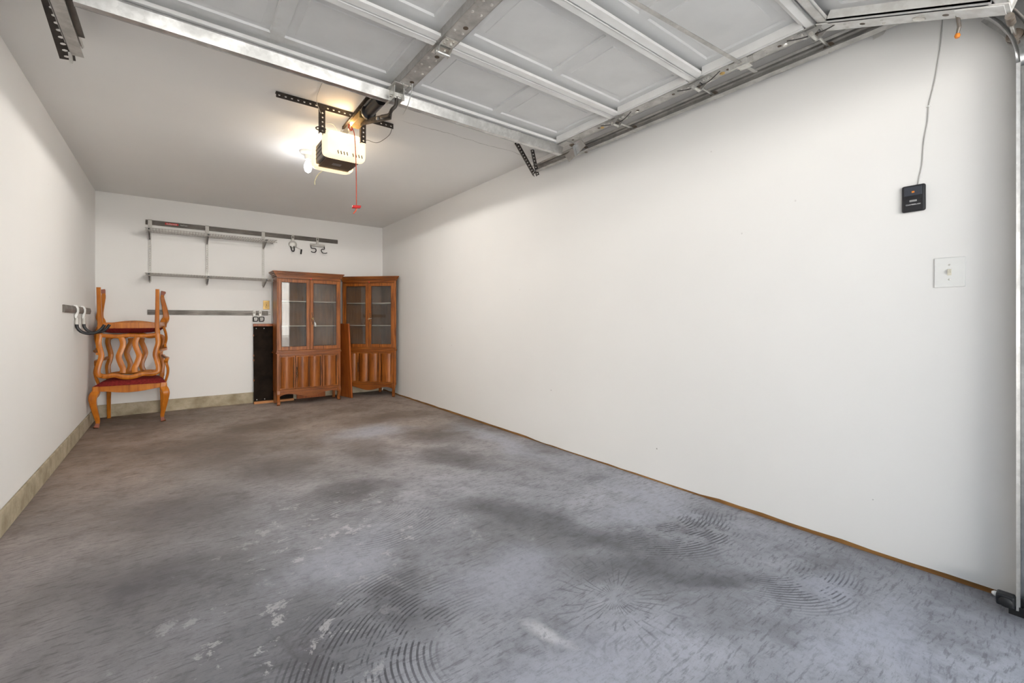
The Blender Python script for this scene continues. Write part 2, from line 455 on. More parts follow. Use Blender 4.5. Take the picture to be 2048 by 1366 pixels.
def text_obj(s, size, name, mat, parent, loc, xdir, ydir, depth=.0006):
    cu = bpy.data.curves.new(name, 'FONT'); cu.body = s; cu.size = size; cu.align_x = 'CENTER'; cu.align_y = 'CENTER'; cu.extrude = depth
    to = bpy.data.objects.new(name, cu); COL.objects.link(to)
    dg = bpy.context.evaluated_depsgraph_get()
    me = bpy.data.meshes.new_from_object(to.evaluated_get(dg))
    bpy.data.objects.remove(to)
    x = Vector(xdir).normalized(); y = Vector(ydir).normalized(); z = x.cross(y)
    M = Matrix((x, y, z)).transposed().to_4x4(); M.translation = Vector(loc)-ORG.get(parent, Vector((0, 0, 0)))
    me.transform(M); me.materials.clear(); me.materials.append(MATS[mat])
    o = bpy.data.objects.new(name, me); COL.objects.link(o); o.parent = parent
    return o

# ------------------------------------------------------------ room shell
T = .15
FY = .04           # inner face of the front wall
struct(MB().box(L-T, R+T, FY-.2, D+T, -.1, 0).build('floor', 'concrete_floor'))
struct(MB().box(L-T, R+T, FY-.15, D+T, H, H+.1).build('ceiling', 'ceiling_paint'))
struct(MB().box(L-T, L, FY-.15, D+T, 0, H).build('wall_left', 'wall_paint'))
# the right wall's drywall stops short of the floor in a slightly ragged edge
def right_wall():
    mb = MB(); edge = []
    y = FY-.15
    rnd = random.Random(3)
    while y < D:
        z = .021+rnd.uniform(-.003, .003)
        if 2.2 < y < 3.05: z = .010+rnd.uniform(-.002, .003)
        if 1.35 < y <= 2.2: z = .012+rnd.uniform(-.003, .003)
        edge.append((y, z)); y += .12
    edge.append((D, .028))
    edge += [(D, H), (FY-.15, H)]
    mb.prism(edge, (R, 0, 0), (0, 1, 0), (0, 0, 1), (.013, 0, 0))
    mb.box(R+.013, R+T, FY-.15, D+T, .04, H)
    return mb.build('wall_right', 'wall_paint')
struct(right_wall())
struct(MB().box(R+.004, R+.10, FY-.15, D, 0, .04).build('baseboard_right', 'sill_wood'))
struct(MB().box(L, R, D, D+T, 0, H).build('wall_back', 'wall_paint'))
OX0, OX1, OZ = -.36, 2.34, 2.16
wf = MB().box(L, OX0, FY-.15, FY, 0, H).box(OX1, R, FY-.15, FY, 0, H).box(OX0, OX1, FY-.15, FY, OZ, H)
struct(wf.build('wall_front', 'wall_paint'))
struct(MB().box(L, L+.014, FY, D-.012, 0, .128).build('baseboard_left', 'curb_concrete', bevel=.005))
struct(MB().box(L, R-.002, D-.014, D, 0, .140).build('baseboard_back', 'curb_concrete', bevel=.005))
struct(MB().box(-40, 40, -24, FY-.2, -.12, -.02).build('driveway', 'driveway_concrete'))
struct(MB().box(-30, 30, -26, -24, -.1, 7.5).build('wall_street', 'street_facade'))  # unseen house front, built to throw sunlight onto the back wall

# ------------------------------------------------------------ garage door, rolled up overhead
DX0, DX1, ZD, SEC = -.28, 2.31, 2.375, .56
DW = DX1-DX0
YT = 2.415          # far (top) edge of the door
door = thing('garage_door', 'white sectional garage door with embossed panels rolled up under the ceiling', 'garage door', (DX0, YT, ZD))
SK = .040
def section_meshes():
    es, cs, lip = .075, .085, .042
    half = (DW-2*es-cs)/2
    pw, ph = .50, .375
    cols = []
    for hx in (es, es+half+cs):
        gap = (half-2*pw)/3
        for k in range(2): cols.append((hx+gap+k*(pw+gap), hx+gap+k*(pw+gap)+pw))
    y1 = -(SEC-ph)/2; y0 = y1-ph
    # skin with four openings for the panels
    xs = [0]+[q for c in cols for q in c]+[DW]; ys = [-SEC+.003, y0, y1, 0]
    sk = MB()
    for i in range(len(xs)-1):
        for j in range(3):
            if j == 1 and i % 2 == 1: continue
            sk.add([(xs[i], ys[j], SK), (xs[i+1], ys[j], SK), (xs[i+1], ys[j+1], SK), (xs[i], ys[j+1], SK)], [(0, 1, 2, 3)])
    pn = MB(); rings = [(0, 0), (.004, .010), (.040, .0085), (.043, .0055), (.047, .0055)]
    vs = []
    for ins, dz in rings:
        vs += [(ins, ins, dz), (pw-ins, ins, dz), (pw-ins, ph-ins, dz), (ins, ph-ins, dz)]
    fs = []
    for r in range(len(rings)-1):
        fs += [(r*4+k, r*4+(k+1) % 4, r*4+4+(k+1) % 4, r*4+4+k) for k in range(4)]
    k = (len(rings)-1)*4; fs.append((k, k+1, k+2, k+3))
    pn.add(vs, fs)
    far = MB().box(es*.4, DW-es*.4, -lip, -.003, .004, .009).box(es*.4, DW-es*.4, -.008, -.003, .004, SK).box(es*.4, DW-es*.4, -lip, -lip+.004, .004, .018)
    near = MB().box(es*.4, DW-es*.4, -SEC+.005, -SEC+.036, .0, .006).box(es*.4, DW-es*.4, -SEC+.005, -SEC+.010, 0, SK)
    near.prism([(-SEC+.036, .0), (-SEC+.060, .022), (-SEC+.060, .026), (-SEC+.036, .005)], (es*.4, 0, 0), (0, 1, 0), (0, 0, 1), (DW-es*.8, 0, 0))
    stile_e = MB().box(0, es, -SEC+.004, -.002, -.004, .0).box(0, .003, -SEC+.004, -.002, -.004, SK).box(es-.003, es, -SEC+.05, -.045, -.004, SK)
    inner = MB().box(es, es+.020, -SEC+.045, -.045, -.001, .006).box(es+.016, es+.020, -SEC+.045, -.045, -.001, SK)
    stile_c = MB().box(-cs/2, cs/2, -SEC+.004, -.002, -.004, .0).box(-cs/2, -cs/2+.003, -SEC+.004, -.002, -.004, SK).box(cs/2-.003, cs/2, -SEC+.004, -.002, -.004, SK)
    return sk, pn, cols, (y0, y1), far, near, stile_e, inner, stile_c, es, cs
sk, pn, cols, (py0, py1), far, near, stile_e, inner, stile_c, ES, CS = section_meshes()
def make_section():
    s = sk.build('door_section', 'door_skin', door, local=True); local(s)
    proto = None
    for c in cols:
        if proto is None: o = proto = pn.build('panel', 'door_skin', s, local=True)
        else: o = proto.copy(); COL.objects.link(o); o.parent = s
        o.location = (c[0], py0, SK)
    far.build('rail', 'painted_steel', s, local=True); near.build('rail', 'painted_steel', s, local=True)
    a = stile_e.build('end_stile', 'galvanised_dull', s, local=True)
    b = a.copy(); COL.objects.link(b); b.parent = s; b.location = (DW, 0, 0); b.scale = (-1, 1, 1)
    a = inner.build('inner_flange', 'painted_steel', s, local=True)
    b = a.copy(); COL.objects.link(b); b.parent = s; b.location = (DW, 0, 0); b.scale = (-1, 1, 1)
    c = stile_c.build('centre_stile', 'galvanised_dull', s, local=True); c.location = (DW/2, 0, 0)
    sc = MB()
    for yy in (-.06, -.13, -SEC+.13, -SEC+.20, -.28):
        for xx in (-.022, .020):
            sc.lathe([(.007, 0), (.007, .003), (.004, .005)], (DW/2+xx, yy, -.004), (0, 0, -1), 8)
    for yy in (-.10, -.22, -.34, -.46):
        for xx in (.022, .05): 
            sc.lathe([(.005, 0), (.005, .002), (.003, .003)], (xx, yy, -.004), (0, 0, -1), 8); sc.lathe([(.005, 0), (.005, .002), (.003, .003)], (DW-xx, yy, -.004), (0, 0, -1), 8)
    sc.build('screws', 'zinc', s, local=True)
    ho = MB()
    for yy in (-.17, -SEC+.10): ho.lathe([(.012, 0), (.012, .0008)], (DW/2+.012, yy, -.004), (0, 0, -1), 14)
    for yy in (-.155, -.40): ho.lathe([(.009, 0), (.009, .0008)], (DW-.036, yy, -.004), (0, 0, -1), 12)
    ho.build('plug_hole', 'brown_plastic', s, local=True)
    return s
s0 = make_section()
secs = [s0]
for i in range(1, 4):
    c = copy_tree(s0, door); secs.append(c)
for i, s in enumerate(secs):
    s.location = (0, -i*SEC, 0)
    if i == 3:
        s.rotation_euler = (math.radians(22), 0, 0); s.scale = (1, 1.1, 1)
        for ch in s.children:
            if ch.name.startswith(('end_stile', 'inner_flange', 'rail')):
                ch.data = ch.data.copy(); ch.data.materials[0] = MATS['painted_steel_worn']
def dpt(x, y, z): return Vector((x-DX0, y-YT, z-ZD))
# hinges at each joint
def hinge(x, y, end):
    mb = MB(); w = .034 if not end else .03
    mb.box(x-w, x+w, y+.008, y+.075, ZD-.009, ZD-.005).box(x-w, x+w, y-.07, y-.008, ZD-.009, ZD-.005)
    mb.prism([(-.03, -.007), (.012, -.040), (.03, -.040), (.045, -.007)], (x-w, y, ZD), (0, 1, 0), (0, 0, 1), (.003, 0, 0))
    mb.prism([(-.03, -.007), (.012, -.040), (.03, -.040), (.045, -.007)], (x+w-.003, y, ZD), (0, 1, 0), (0, 0, 1), (.003, 0, 0))
    h = mb.build('hinge', 'zinc' if not end else 'galvanised_dull', door)
    MB().cyl((x-w-.004, y+.02, ZD-.03), (x+w+.004, y+.02, ZD-.03), .009, 12).build('hinge_pin', 'zinc', h, smooth=True)
    sc = MB()
    for yy in (.03, .06, -.03, -.055):
        for xx in (-.017, .017): sc.lathe([(.007, 0), (.007, .005), (.004, .006)], (x+xx, y+yy, ZD-.009), (0, 0, -1), 8)
    sc.build('screws', 'zinc', h)
    return h
TRX = 2.465          # right track's centre plane
def roller(x0, x1, y, z, h):
    sgn = 1 if x1 > x0 else -1
    MB().cyl((x0, y, z), (x1, y, z), .0065, 10).build('roller_stem', 'zinc', h, smooth=True)
    MB().cyl((x0-sgn*.005, y, z), (x0+sgn*.055, y, z), .012, 12).build('stem_sleeve', 'rusty_steel', h, smooth=True)
    MB().lathe([(.009, -.004), (.022, -.003), (.0235, .004), (.018, .007), (.0235, .010), (.022, .016), (.009, .018)], (x1-sgn*.014, y, z), (sgn, 0, 0), 20).build('roller', 'rusty_steel', h, smooth=True)
for i in (1, 2, 3):
    yj = YT-i*SEC
    hinge((DX0+DX1)/2, yj, False)
    h = hinge(DX1-.036, yj, True); roller(DX1-.06, TRX+.01, yj+.02, ZD-.03+.022, h)
    w = MB().tube(spline([(DX1-.07, yj-.13, ZD-.012), (DX1-.05, yj-.05, ZD-.03), (DX1-.045, yj+.05, ZD-.022), (DX1-.06, yj+.12, ZD-.01)]), .0025, 6)
    w.build('retaining_wire', 'wire_dark', h)
    h = hinge(DX0+.036, yj, True); roller(DX0+.06, -.40, yj+.02, ZD-.008, h)
# plated oval plugs on the right end stile
for i, (yy, mt) in enumerate([(YT-.42, 'brass'), (YT-SEC-.14, 'zinc'), (YT-2*SEC-.12, 'brass'), (YT-2*SEC-.42, 'zinc')]):
    MB().lathe([(.013, 0), (.011, .004), (.004, .006)], (DX1-.025, yy, ZD-.004), (0, 0, -1), 14).build('bumper', mt, door, smooth=True)
# strut along the top edge
st = MB()
prof = [(.055, -.002), (.055, -.010), (.040, -.010), (.026, -.060), (-.004, -.060), (-.018, -.010), (-.018, -.002)]
SX0, SX1 = -.315, 2.30
st.profile(None, [[Vector((x, YT+a-.01, ZD+b)) for a, b in prof] for x in (SX0, .3, .9, 1.5, SX1)])
st.build('strut', 'galvanised', door, solid=.002)
MB().box(SX0, SX1, YT+.018, YT+.021, ZD-.062, ZD+.035).build('strut', 'galvanised', door)
# arm bracket at the centre of the top edge
cxd = (DX0+DX1)/2-.03
br = MB().box(cxd-.028, cxd-.025, YT-.10, YT+.02, ZD-.075, ZD-.004).box(cxd+.025, cxd+.028, YT-.10, YT+.02, ZD-.075, ZD-.004).box(cxd-.04, cxd+.04, YT-.13, YT+.02, ZD-.010, ZD-.005)
ab = br.build('arm_bracket', 'zinc', door)
MB().cyl((cxd-.04, YT-.06, ZD-.055), (cxd+.045, YT-.06, ZD-.055), .007, 10).build('clevis_pin', 'zinc', ab, smooth=True)
MB().tube(spline([(cxd+.045, YT-.17, ZD-.01), (cxd+.05, YT-.15, ZD-.04), (cxd+.05, YT-.10, ZD-.10), (cxd+.048, YT-.04, ZD-.13)]), .0025, 6).build('pull_pin', 'zinc', ab)
# top roller bracket on the right corner
tb = MB().box(DX1-.07, DX1+.0, YT-.12, YT+.0, ZD-.010, ZD-.005)
tb = tb.build('top_bracket', 'galvanised_dull', door)
MB().bar((DX1+.01, YT-.12, ZD-.02), (DX1+.06, YT-.10, ZD-.075), .05, .004, (0, 1, 0)).build('slide_plate', 'galvanised', tb)
roller(DX1+.0, TRX+.01, YT-.10, ZD-.012, tb)
MB().bar((DX1+.025, YT-.20, ZD-.022), (DX1+.06, YT+.0, ZD-.075), .055, .004, (1, 0, .6)).build('slide_arm', 'galvanised', tb)
# lock bar across the second-lowest section
lb = MB().bar((.95, 1.155, ZD-.018), (2.385, 1.052, ZD-.018), .018, .004).build('lock_bar', 'galvanised_dull', door)
MB().box(DX1-.075, DX1-.005, 1.03, 1.09, ZD-.024, ZD-.005).box(DX1-.07, DX1-.064, 1.0, 1.12, ZD-.034, ZD-.005).build('bar_guide', 'zinc', door)
# bottom corner fitting on the lowest section (towards the doorway)
yb = YT-3*SEC
def tilt(x, s, n): # s along the tilted section towards the doorway, n below it
    a = math.radians(22); return Vector((x, yb-s*math.cos(a)-n*math.sin(a)*-1, ZD-s*math.sin(a)-n*math.cos(a)))
cf = MB()
for (a, b) in [(.47, .60)]:
    cf.add([tilt(DX1-.07, a, .006), tilt(DX1+.004, a, .006), tilt(DX1+.004, b, .006), tilt(DX1-.07, b, .006)], [(0, 1, 2, 3)])
    cf.add([tilt(DX1+.004, a, .006), tilt(DX1+.004, b, .006), tilt(DX1+.004, b, -.05), tilt(DX1+.004, a, -.05)], [(0, 1, 2, 3)])
bf = cf.build('bottom_bracket', 'painted_steel_worn', door, solid=.004)
pr = tilt(DX1, .615, .020)
roller(DX1-.01, TRX+.01, pr.y, pr.z, bf)
MB().lathe([(.02, 0), (.02, .006), (.012, .01)], tilt(DX1-.03, .36, .002), tilt(0, 0, 1)-tilt(0, 0, 0), 16).build('bumper', 'zinc', door, smooth=True)
g = tilt(DX1-.02, .47, .0); MB().tube([g, g+Vector((.035, 0, -.03)), g+Vector((.04, .005, -.05))], [.006, .006, .005], 8).build('latch_spring', 'rusty_steel', door)
MB().lathe([(.006, 0), (.009, .008), (.006, .016)], g+Vector((.042, .006, -.066)), (0, 0, 1), 12).build('orange_tip', 'orange_lamp', door, smooth=True)

# ------------------------------------------------------------ door tracks
def track(x, sgn, name, label, yend):
    """sgn=+1: right side (web outside at larger x)"""
    t = thing(name, label, 'door track', (x, .14, 0))
    pr = [(-.030, -.017), (-.036, -.026), (.006, -.026), (.012, -.018), (.012, .018), (.006, .026), (-.036, .026), (-.030, .017)]
    zc, yv, rr = ZD-.004, .140, .36
    def st(p, nrm): return [Vector((x+sgn*a, p[0]+nrm[0]*b, p[1]+nrm[1]*b)) for a, b in pr]
    hz = MB().profile(None, [st((y, zc), (0, 1)) for y in (yend, 1.6, yv+rr)])
    hz.build('horizontal_track', 'galvanised_dull', t, solid=.002)
    cv = []
    for k in range(13):
        a = k/12*PI/2; cv.append(st((yv+rr-rr*math.sin(a), zc-rr+rr*math.cos(a)), (-math.sin(a), math.cos(a))))
    MB().profile(None, cv).build('track_curve', 'galvanised', t, solid=.002, smooth=True)
    MB().profile(None, [st((yv, z), (-1, 0)) for z in (zc-rr-.003, 1.0, .02)]).build('vertical_track', 'galvanised', t, solid=.002)
    ang = MB().box(*sorted((x+sgn*.014, x+sgn*.016)), yv+rr-.15, yend-.10, zc-.022, zc+.038).box(*sorted((x+sgn*.014, x+sgn*-.02)), yv+rr-.15, yend-.10, zc+.036, zc+.038)
    ang.build('track_angle', 'galvanised_dull', t)
    return t, zc
tr, zc = track(TRX, 1, 'door_track', 'galvanised door track curving up along the plain right wall beside the light switch', 2.90)
for z in (.35, .95, 1.55): MB().box(TRX+.013, TRX+.07, .05, .17, z, z+.05).build('track_bracket', 'galvanised', tr)
MB().add([(TRX+.016, FY, 2.33), (TRX+.016, FY, 1.80), (TRX+.016, .165, 1.84), (TRX+.016, .165, 2.02), (TRX+.016, .20, 2.14), (TRX+.016, .26, 2.23), (TRX+.016, .10, 2.33)], [(0, 1, 2, 3, 4, 5, 6)]).build('flag_bracket', 'galvanised', tr, solid=.003)
MB().add([(TRX+.03, .60, 2.40), (TRX+.03, .52, 2.40), (TRX+.05, .565, 2.35), (TRX+.05, .60, 2.345)], [(0, 1, 2, 3)]).build('wall_clip', 'galvanised_dull', tr, solid=.002)
bolt = MB()
for (yy, zz) in ((.165, 2.10),): bolt.cyl((TRX-.012, yy, zz), (TRX+.02, yy, zz), .006, 8)
bolt.build('track_bolt', 'rusty_steel', tr)
def strap(parent, a, b, wdir, n, w=.032, r=.0055, l=True):
    a = Vector(a); b = Vector(b); t = (b-a); wd = Vector(wdir); wd = (wd-t.normalized()*wd.dot(t.normalized())).normalized()
    mb = MB().perf(a-wd*w/2, t, wd*w, n, r)
    if l:
        nn = t.normalized().cross(wd); mb.perf(a-wd*w/2, t, nn*w, n, r)
    return mb.build('hanger_angle', 'perforated_steel', parent, solid=.002)
strap(tr, (2.17, 2.79, H), (TRX-.015, 2.90, ZD-.045), (1, -.4, .6), 12, .034)
strap(tr, (2.37, 2.83, H), (TRX+.012, 2.885, ZD-.055), (1, -.5, .2), 8, .03)
LTX = -.385
tl, zc = track(LTX, -1, 'door_track', 'galvanised track end hung on black perforated angle near the bare left wall', 2.96)
strap(tl, (LTX-.020, 2.28, ZD+.06), (LTX-.028, 3.015, ZD-.035), (-1, 0, -.15), 15, .056, .011)
strap(tl, (LTX-.10, 2.35, H), (LTX-.055, 2.60, H-.03), (1, 0, -.6), 7, .03)
MB().bar((LTX-.012, 2.99, ZD-.055), (LTX-.012, 2.935, ZD+.0), .012, .02).build('bolt', 'zinc', tl)
MB().box(LTX+.034, LTX+.058, 1.6, 2.80, ZD-.008, ZD-.005).build('track_flange', 'rail_bronze', tl)
# lift cable running under the right track
cb = MB().tube(spline([(2.505, .72, 2.385), (2.51, .95, 2.365), (2.51, 1.50, 2.380), (2.505, 1.56, 2.40)]), .0022, 6)
tag(cb.build('lift_cable', 'wire_dark'), 'thin dark steel lift cable running just under the right door track', 'cable')

# ------------------------------------------------------------ door opener
ox = .935
op = thing('garage_door_opener', 'ceiling mounted door opener with two glowing white lamp covers and brown body', 'door opener', (ox, 3.28, H))
body = MB().prism([(-.125, 2.205), (.125, 2.205), (.125, 2.33), (.10, 2.355), (-.10, 2.355), (-.125, 2.33)], (ox, 3.16, 0), (1, 0, 0), (0, 0, 1), (0, .24, 0))
body = body.build('motor_housing', 'grey_plastic', op, bevel=.006)
MB().box(ox-.105, ox+.105, 3.145, 3.41, 2.192, 2.206).build('bottom_pan', 'brown_plastic', body, bevel=.003)
for k in range(4): MB().box(ox-.04, ox+.02, 3.27+k*.012, 3.274+k*.012, 2.1915, 2.193).build('warning_print', 'text_grey', body)
rb = MB()
for k in range(3): rb.box(ox-.128, ox-.122, 3.17, 3.39, 2.235+k*.03, 2.240+k*.03)
rb.build('housing_rib', 'charcoal_plastic', body)
def lens(y0, y1, bulge, name):
    mb = MB(); nx, nz = 9, 7; vs = []; fs = []
    # rounded shell: superellipse outline in x,z, bulging along y
    rings = [(1.0, 0.0), (1.0, .45), (.96, .8), (.86, 1.0), (.5, 1.0+bulge), (0.02, 1.0+bulge*1.3)]
    n = 32; zc_, hw, hh = 2.275, .142, .088
    for (k, f) in rings:
        for j in range(n):
            a = 2*PI*j/n; ca, sa = math.cos(a), math.sin(a); e = .28
            x = hw*math.copysign(abs(ca)**e, ca)*k; z = hh*math.copysign(abs(sa)**e, sa)*k
            vs.append((ox+x, y0+(y1-y0)*f, zc_+z))
    for i in range(len(rings)-1):
        fs += [(i*n+j, i*n+(j+1) % n, (i+1)*n+(j+1) % n, (i+1)*n+j) for j in range(n)]
    fs.append(tuple((len(rings)-1)*n+j for j in range(n)))
    mb.add(vs, fs); return mb.build(name, 'lens_glow', op, smooth=True)
fl = lens(3.165, 3.095, .02, 'lamp_cover'); rl = lens(3.395, 3.50, .12, 'lamp_cover')
for k in range(9):
    if k == 4: continue
    x = ox-.055+k*.020
    MB().obox((x, 3.0935, 2.215), (.0025, 0, .002), (0, .002, 0), (-.003, 0, .011)).build('vent_slot', 'brown_plastic', fl)
MB().lathe([(.012, 0), (.012, .004)], (ox-.125, 3.112, 2.335), (-.5, -1, 0), 12).build('cover_clip', 'black_plastic', fl)
# ceiling angle and drop straps
cbr = MB().perf((.50, 3.07, 2.497), (.76, 0, 0), (0, 0, -.036), 21, .0065).perf((.50, 3.07, 2.497), (.76, 0, 0), (0, .034, 0), 21, .0055)
cbr.build('ceiling_angle', 'perforated_steel', op, solid=.0025)
for xx, zb in ((.775, 2.31), (1.045, 2.31)):
    MB().perf((xx-.017, 3.075, 2.485), (.034, 0, 0), (0, 0, zb-2.485), 1, .006, 6).perf((xx-.017, 3.075, 2.485), (0, .03, 0), (0, 0, zb-2.485), 1, .005, 6).build('drop_strap', 'perforated_steel', op, solid=.0025)
MB().tube([(ox-.165+.03*math.cos(a), 3.10+.03*math.sin(a), 2.345) for a in [k*PI/6 for k in range(12)]], .004, 6, closed=True).build('wire_ring', 'wire_dark', op)
MB().bar((ox-.15, 3.10, 2.34), (ox-.10, 3.20, 2.30), .03, .004).build('side_bracket', 'galvanised_dull', op)
# rail, chain, trolley
rx = .975; zr = 2.445
MB().bar((rx, 3.30, 2.438), (rx, FY, 2.470), .042, .026, (0, 0, 1)).build('drive_rail', 'galvanised', op, bevel=.003)
MB().tube([(rx-.034, 3.20, 2.425), (rx-.034, 2.2, 2.458), (rx-.034, .1, 2.470)], .006, 6).build('drive_chain', 'perforated_steel', op)
ch = MB()
for k in range(60): ch.box(rx-.042, rx-.026, 3.18-k*.016, 3.187-k*.016, 2.418+k*.0005, 2.434+k*.0005)
ch = ch.build('chain_links', 'perforated_steel', op); ch['kind'] = 'stuff'
tq = MB().box(rx-.03, rx+.03, 2.86, 3.05, zr-.062, zr-.018)
tq = tq.build('trolley', 'brass', op, bevel=.004)
MB().lathe([(.030, 0), (.046, .02), (.046, .04), (.033, .05), (.033, .24)], (rx+.012, 2.84, zr-.040), (0, -1, 0), 18).build('trolley_sleeve', 'black_plastic', op, smooth=True)
MB().lathe([(.008, 0), (.011, .01), (.004, .022)], (rx-.03, 3.06, zr-.07), (0, -.3, -1), 10).build('bolt', 'zinc', tq)
# door arm: straight perforated arm, then a bent one up to the door
ea, eb = Vector((rx+.012, 2.95, zr-.055)), Vector((rx+.012, 2.435, 2.245))
am = MB().bar(ea, eb, .006, .036, (0, 0, 1)).build('door_arm', 'perforated_steel', op)
dirn = (eb-ea).normalized()
for k in (.62, .76):
    p = ea+(eb-ea)*k; MB().cyl(p+Vector((-.014, 0, 0)), p+Vector((.012, 0, 0)), .010, 6).build('arm_bolt', 'zinc', am)
for k in (.30, .40, .50, .84, .88, .92, .96):
    p = ea+(eb-ea)*k; MB().cyl(p+Vector((-.0042, 0, 0)), p+Vector((-.003, 0, 0)), .005, 8).build('arm_hole', 'black_plastic', am)
MB().tube(spline([eb+Vector((-.010, .12, .040)), eb+Vector((-.010, .05, .018)), eb+Vector((-.011, .0, .006)), eb+Vector((-.014, -.045, .016)), Vector((cxd+.004, YT-.040, ZD-.09)), Vector((cxd, YT-.06, ZD-.05))], 6), .010, 8).build('door_arm', 'perforated_steel', op)
# warm point lights just outside the covers, added for the opener lamps' glow
def point(name, loc, w, col, rad, parent=None):
    l = bpy.data.lights.new(name, 'POINT'); l.energy = w; l.color = col; l.shadow_soft_size = rad
    o = bpy.data.objects.new(name, l); COL.objects.link(o); o.location = loc
    if parent: o.parent = parent; o.location = Vector(loc)-ORG[parent]
    return o
point('opener_lamp', (ox, 3.06, 2.40), OPENER_W*.5, (1, .68, .36), .03, op)
point('opener_lamp', (ox, 3.55, 2.24), OPENER_W, (1, .80, .55), .05, op)
# release cord
rc = thing('release_cord', 'orange red emergency release cord with red handle hanging below opener', 'pull cord', (rx-.01, 2.985, 1.80))
MB().tube(spline([(rx-.045, 3.02, 2.385), (rx-.03, 3.0, 2.36), (rx-.018, 2.99, 2.30), (rx-.01, 2.985, 2.10), (rx-.008, 2.985, 1.845)]), .0028, 6).build('cord', 'cord_red', rc)
MB().tube(spline([(rx-.045, 3.02, 2.39), (rx-.05, 3.01, 2.36), (rx-.035, 3.0, 2.345), (rx-.03, 3.01, 2.37)]), .005, 6).build('knot', 'cord_red', rc)
MB().prism([(-.028, -.010), (.026, -.004), (.029, .014), (-.026, .008)], (rx-.008, 2.972, 1.832), (1, 0, 0), (0, 0, 1), (0, .026, 0)).build('handle', 'handle_red', rc, bevel=.004)
MB().tube([(rx-.008, 2.985, 1.822), (rx-.014, 2.98, 1.806), (rx-.030, 2.98, 1.785)], .004, 6).build('cord_tail', 'cord_red', rc)
wq = MB().tube(spline([(1.25, 3.07, 2.47), (1.22, 3.05, 2.40), (1.14, 3.06, 2.33), (1.08, 3.10, 2.345), (ox+.13, 3.20, 2.36)]), .0017, 5)
tag(wq.build('signal_wire', 'wire_dark'), 'thin dark wire looping from the ceiling angle to the opener', 'wire')
wq = MB().tube(spline([(.70, 2.55, 2.498), (.70, 2.75, 2.495), (.72, 3.0, 2.49), (.76, 3.07, 2.44), (.80, 3.12, 2.40), (.86, 3.14, 2.41), (.90, 3.16, 2.36)]), .0015, 5)
tag(wq.build('signal_wire', 'wire_grey'), 'thin pale wire strung along the ceiling and drooping above the glowing cover', 'wire')
wq = MB().tube(spline([(ox-.06, 3.49, 2.19), (ox-.085, 3.52, 2.16), (ox-.10, 3.53, 2.12), (ox-.10, 3.53, 2.09)]), .003, 5)
tag(wq.build('antenna_wire', 'cream_cord'), 'short cream wire dangling below the rear lamp cover', 'wire')

# ------------------------------------------------------------ bare bulb on the ceiling
cl = thing('ceiling_lamp', 'bare lit bulb in a white porcelain holder on the ceiling', 'lamp', (.896, 4.02, H))
MB().lathe([(.066, 0), (.066, -.008), (.055, -.022), (.032, -.030), (.026, -.05), (.022, -.065), (.020, -.065)], (.896, 4.02, H), n=28).build('lamp_holder', 'white_plastic', cl, smooth=True)
MB().lathe([(.013, -.06), (.013, -.078), (.02, -.088), (.030, -.115), (.030, -.14), (.022, -.165), (.008, -.175)], (.896, 4.02, H), n=20).build('bulb', 'bulb_glow', cl, smooth=True)
point('bulb_light', (.896, 4.02, H-.185), BULB_W*.09, (.97, .98, 1), .03, cl)
# downward spot added at the bulb to light walls without a ceiling hot spot
sl = bpy.data.lights.new('bulb_fill_spot', 'SPOT'); sl.energy = BULB_W; sl.color = (1, .96, .90); sl.spot_size = math.radians(178); sl.spot_blend = .08; sl.shadow_soft_size = .03
so = bpy.data.objects.new('bulb_fill_spot', sl); COL.objects.link(so); so.parent = cl; so.location = (0, 0, -.19)

# ------------------------------------------------------------ right-wall fittings
def plate_right(name, label, cat, y0, y1, z0, z1, mat, th, bev):
    t = thing(name, label, cat, (R, (y0+y1)/2, z0))
    p = MB().box(R-th, R, y0, y1, z0, z1).build('plate', mat, t, bevel=bev, seg=3)
    return t, p
wc, p = plate_right('wall_control', 'black wall control for the door with a large push bar', 'wall control', .428, .506, 1.544, 1.659, 'black_plastic', .018, .008)
yc = .467
bar = MB().box(R-.022, R-.017, yc-.029, yc+.030, 1.612, 1.651).build('push_bar', 'charcoal_plastic', wc, bevel=.002)
MB().box(R-.0228, R-.0218, yc-.005, yc+.004, 1.624, 1.631).build('indicator_light', 'orange_lamp', bar)
MB().box(R-.020, R-.017, yc-.026, yc+.027, 1.597, 1.610).build('recess', 'black_plastic', wc, bevel=.001)
MB().box(R-.0205, R-.017, yc-.012, yc+.012, 1.586, 1.594).build('lock_button', 'text_grey', wc, bevel=.001)
text_obj('CHAMBERLAIN', .0072, 'lettering', 'text_white', wc, (R-.0186, yc, 1.574), (0, -1, 0), (0, 0, 1))
ls, p = plate_right('light_switch', 'white toggle light switch with oversized cover plate', 'light switch', .310, .403, 1.211, 1.335, 'white_plastic', .007, .004)
ym, zm = .3565, 1.273
MB().box(R-.0078, R-.006, ym-.006, ym+.006, zm-.013, zm+.013).build('toggle_slot', 'ivory_plastic', p)
MB().obox((R-.013, ym, zm+.004), (.008, 0, .003), (0, .0042, 0), (-.002, 0, .006)).build('toggle', 'ivory_plastic', ls, bevel=.001)
for dz in (-.030, .030): MB().lathe([(.004, 0), (.004, .0012), (.002, .0018)], (R-.007, ym, zm+dz), (-1, 0, 0), 10).build('screw', 'zinc', p)
wp = [(.372, 2.40), (.378, 2.329), (.383, 2.24), (.392, 2.16), (.402, 2.08), (.414, 2.02), (.420, 1.984), (.424, 1.92), (.434, 1.85), (.438, 1.80), (.441, 1.74), (.450, 1.69), (.455, 1.655)]
cwt = thing('bell_wire', 'thin grey bell wire stapled up the wall above the black control', 'wire', (R, .455, 1.655))
MB().tube(spline([(R-.003, a, b) for a, b in wp], 4), .0022, 6).build('wire', 'wire_grey', cwt)
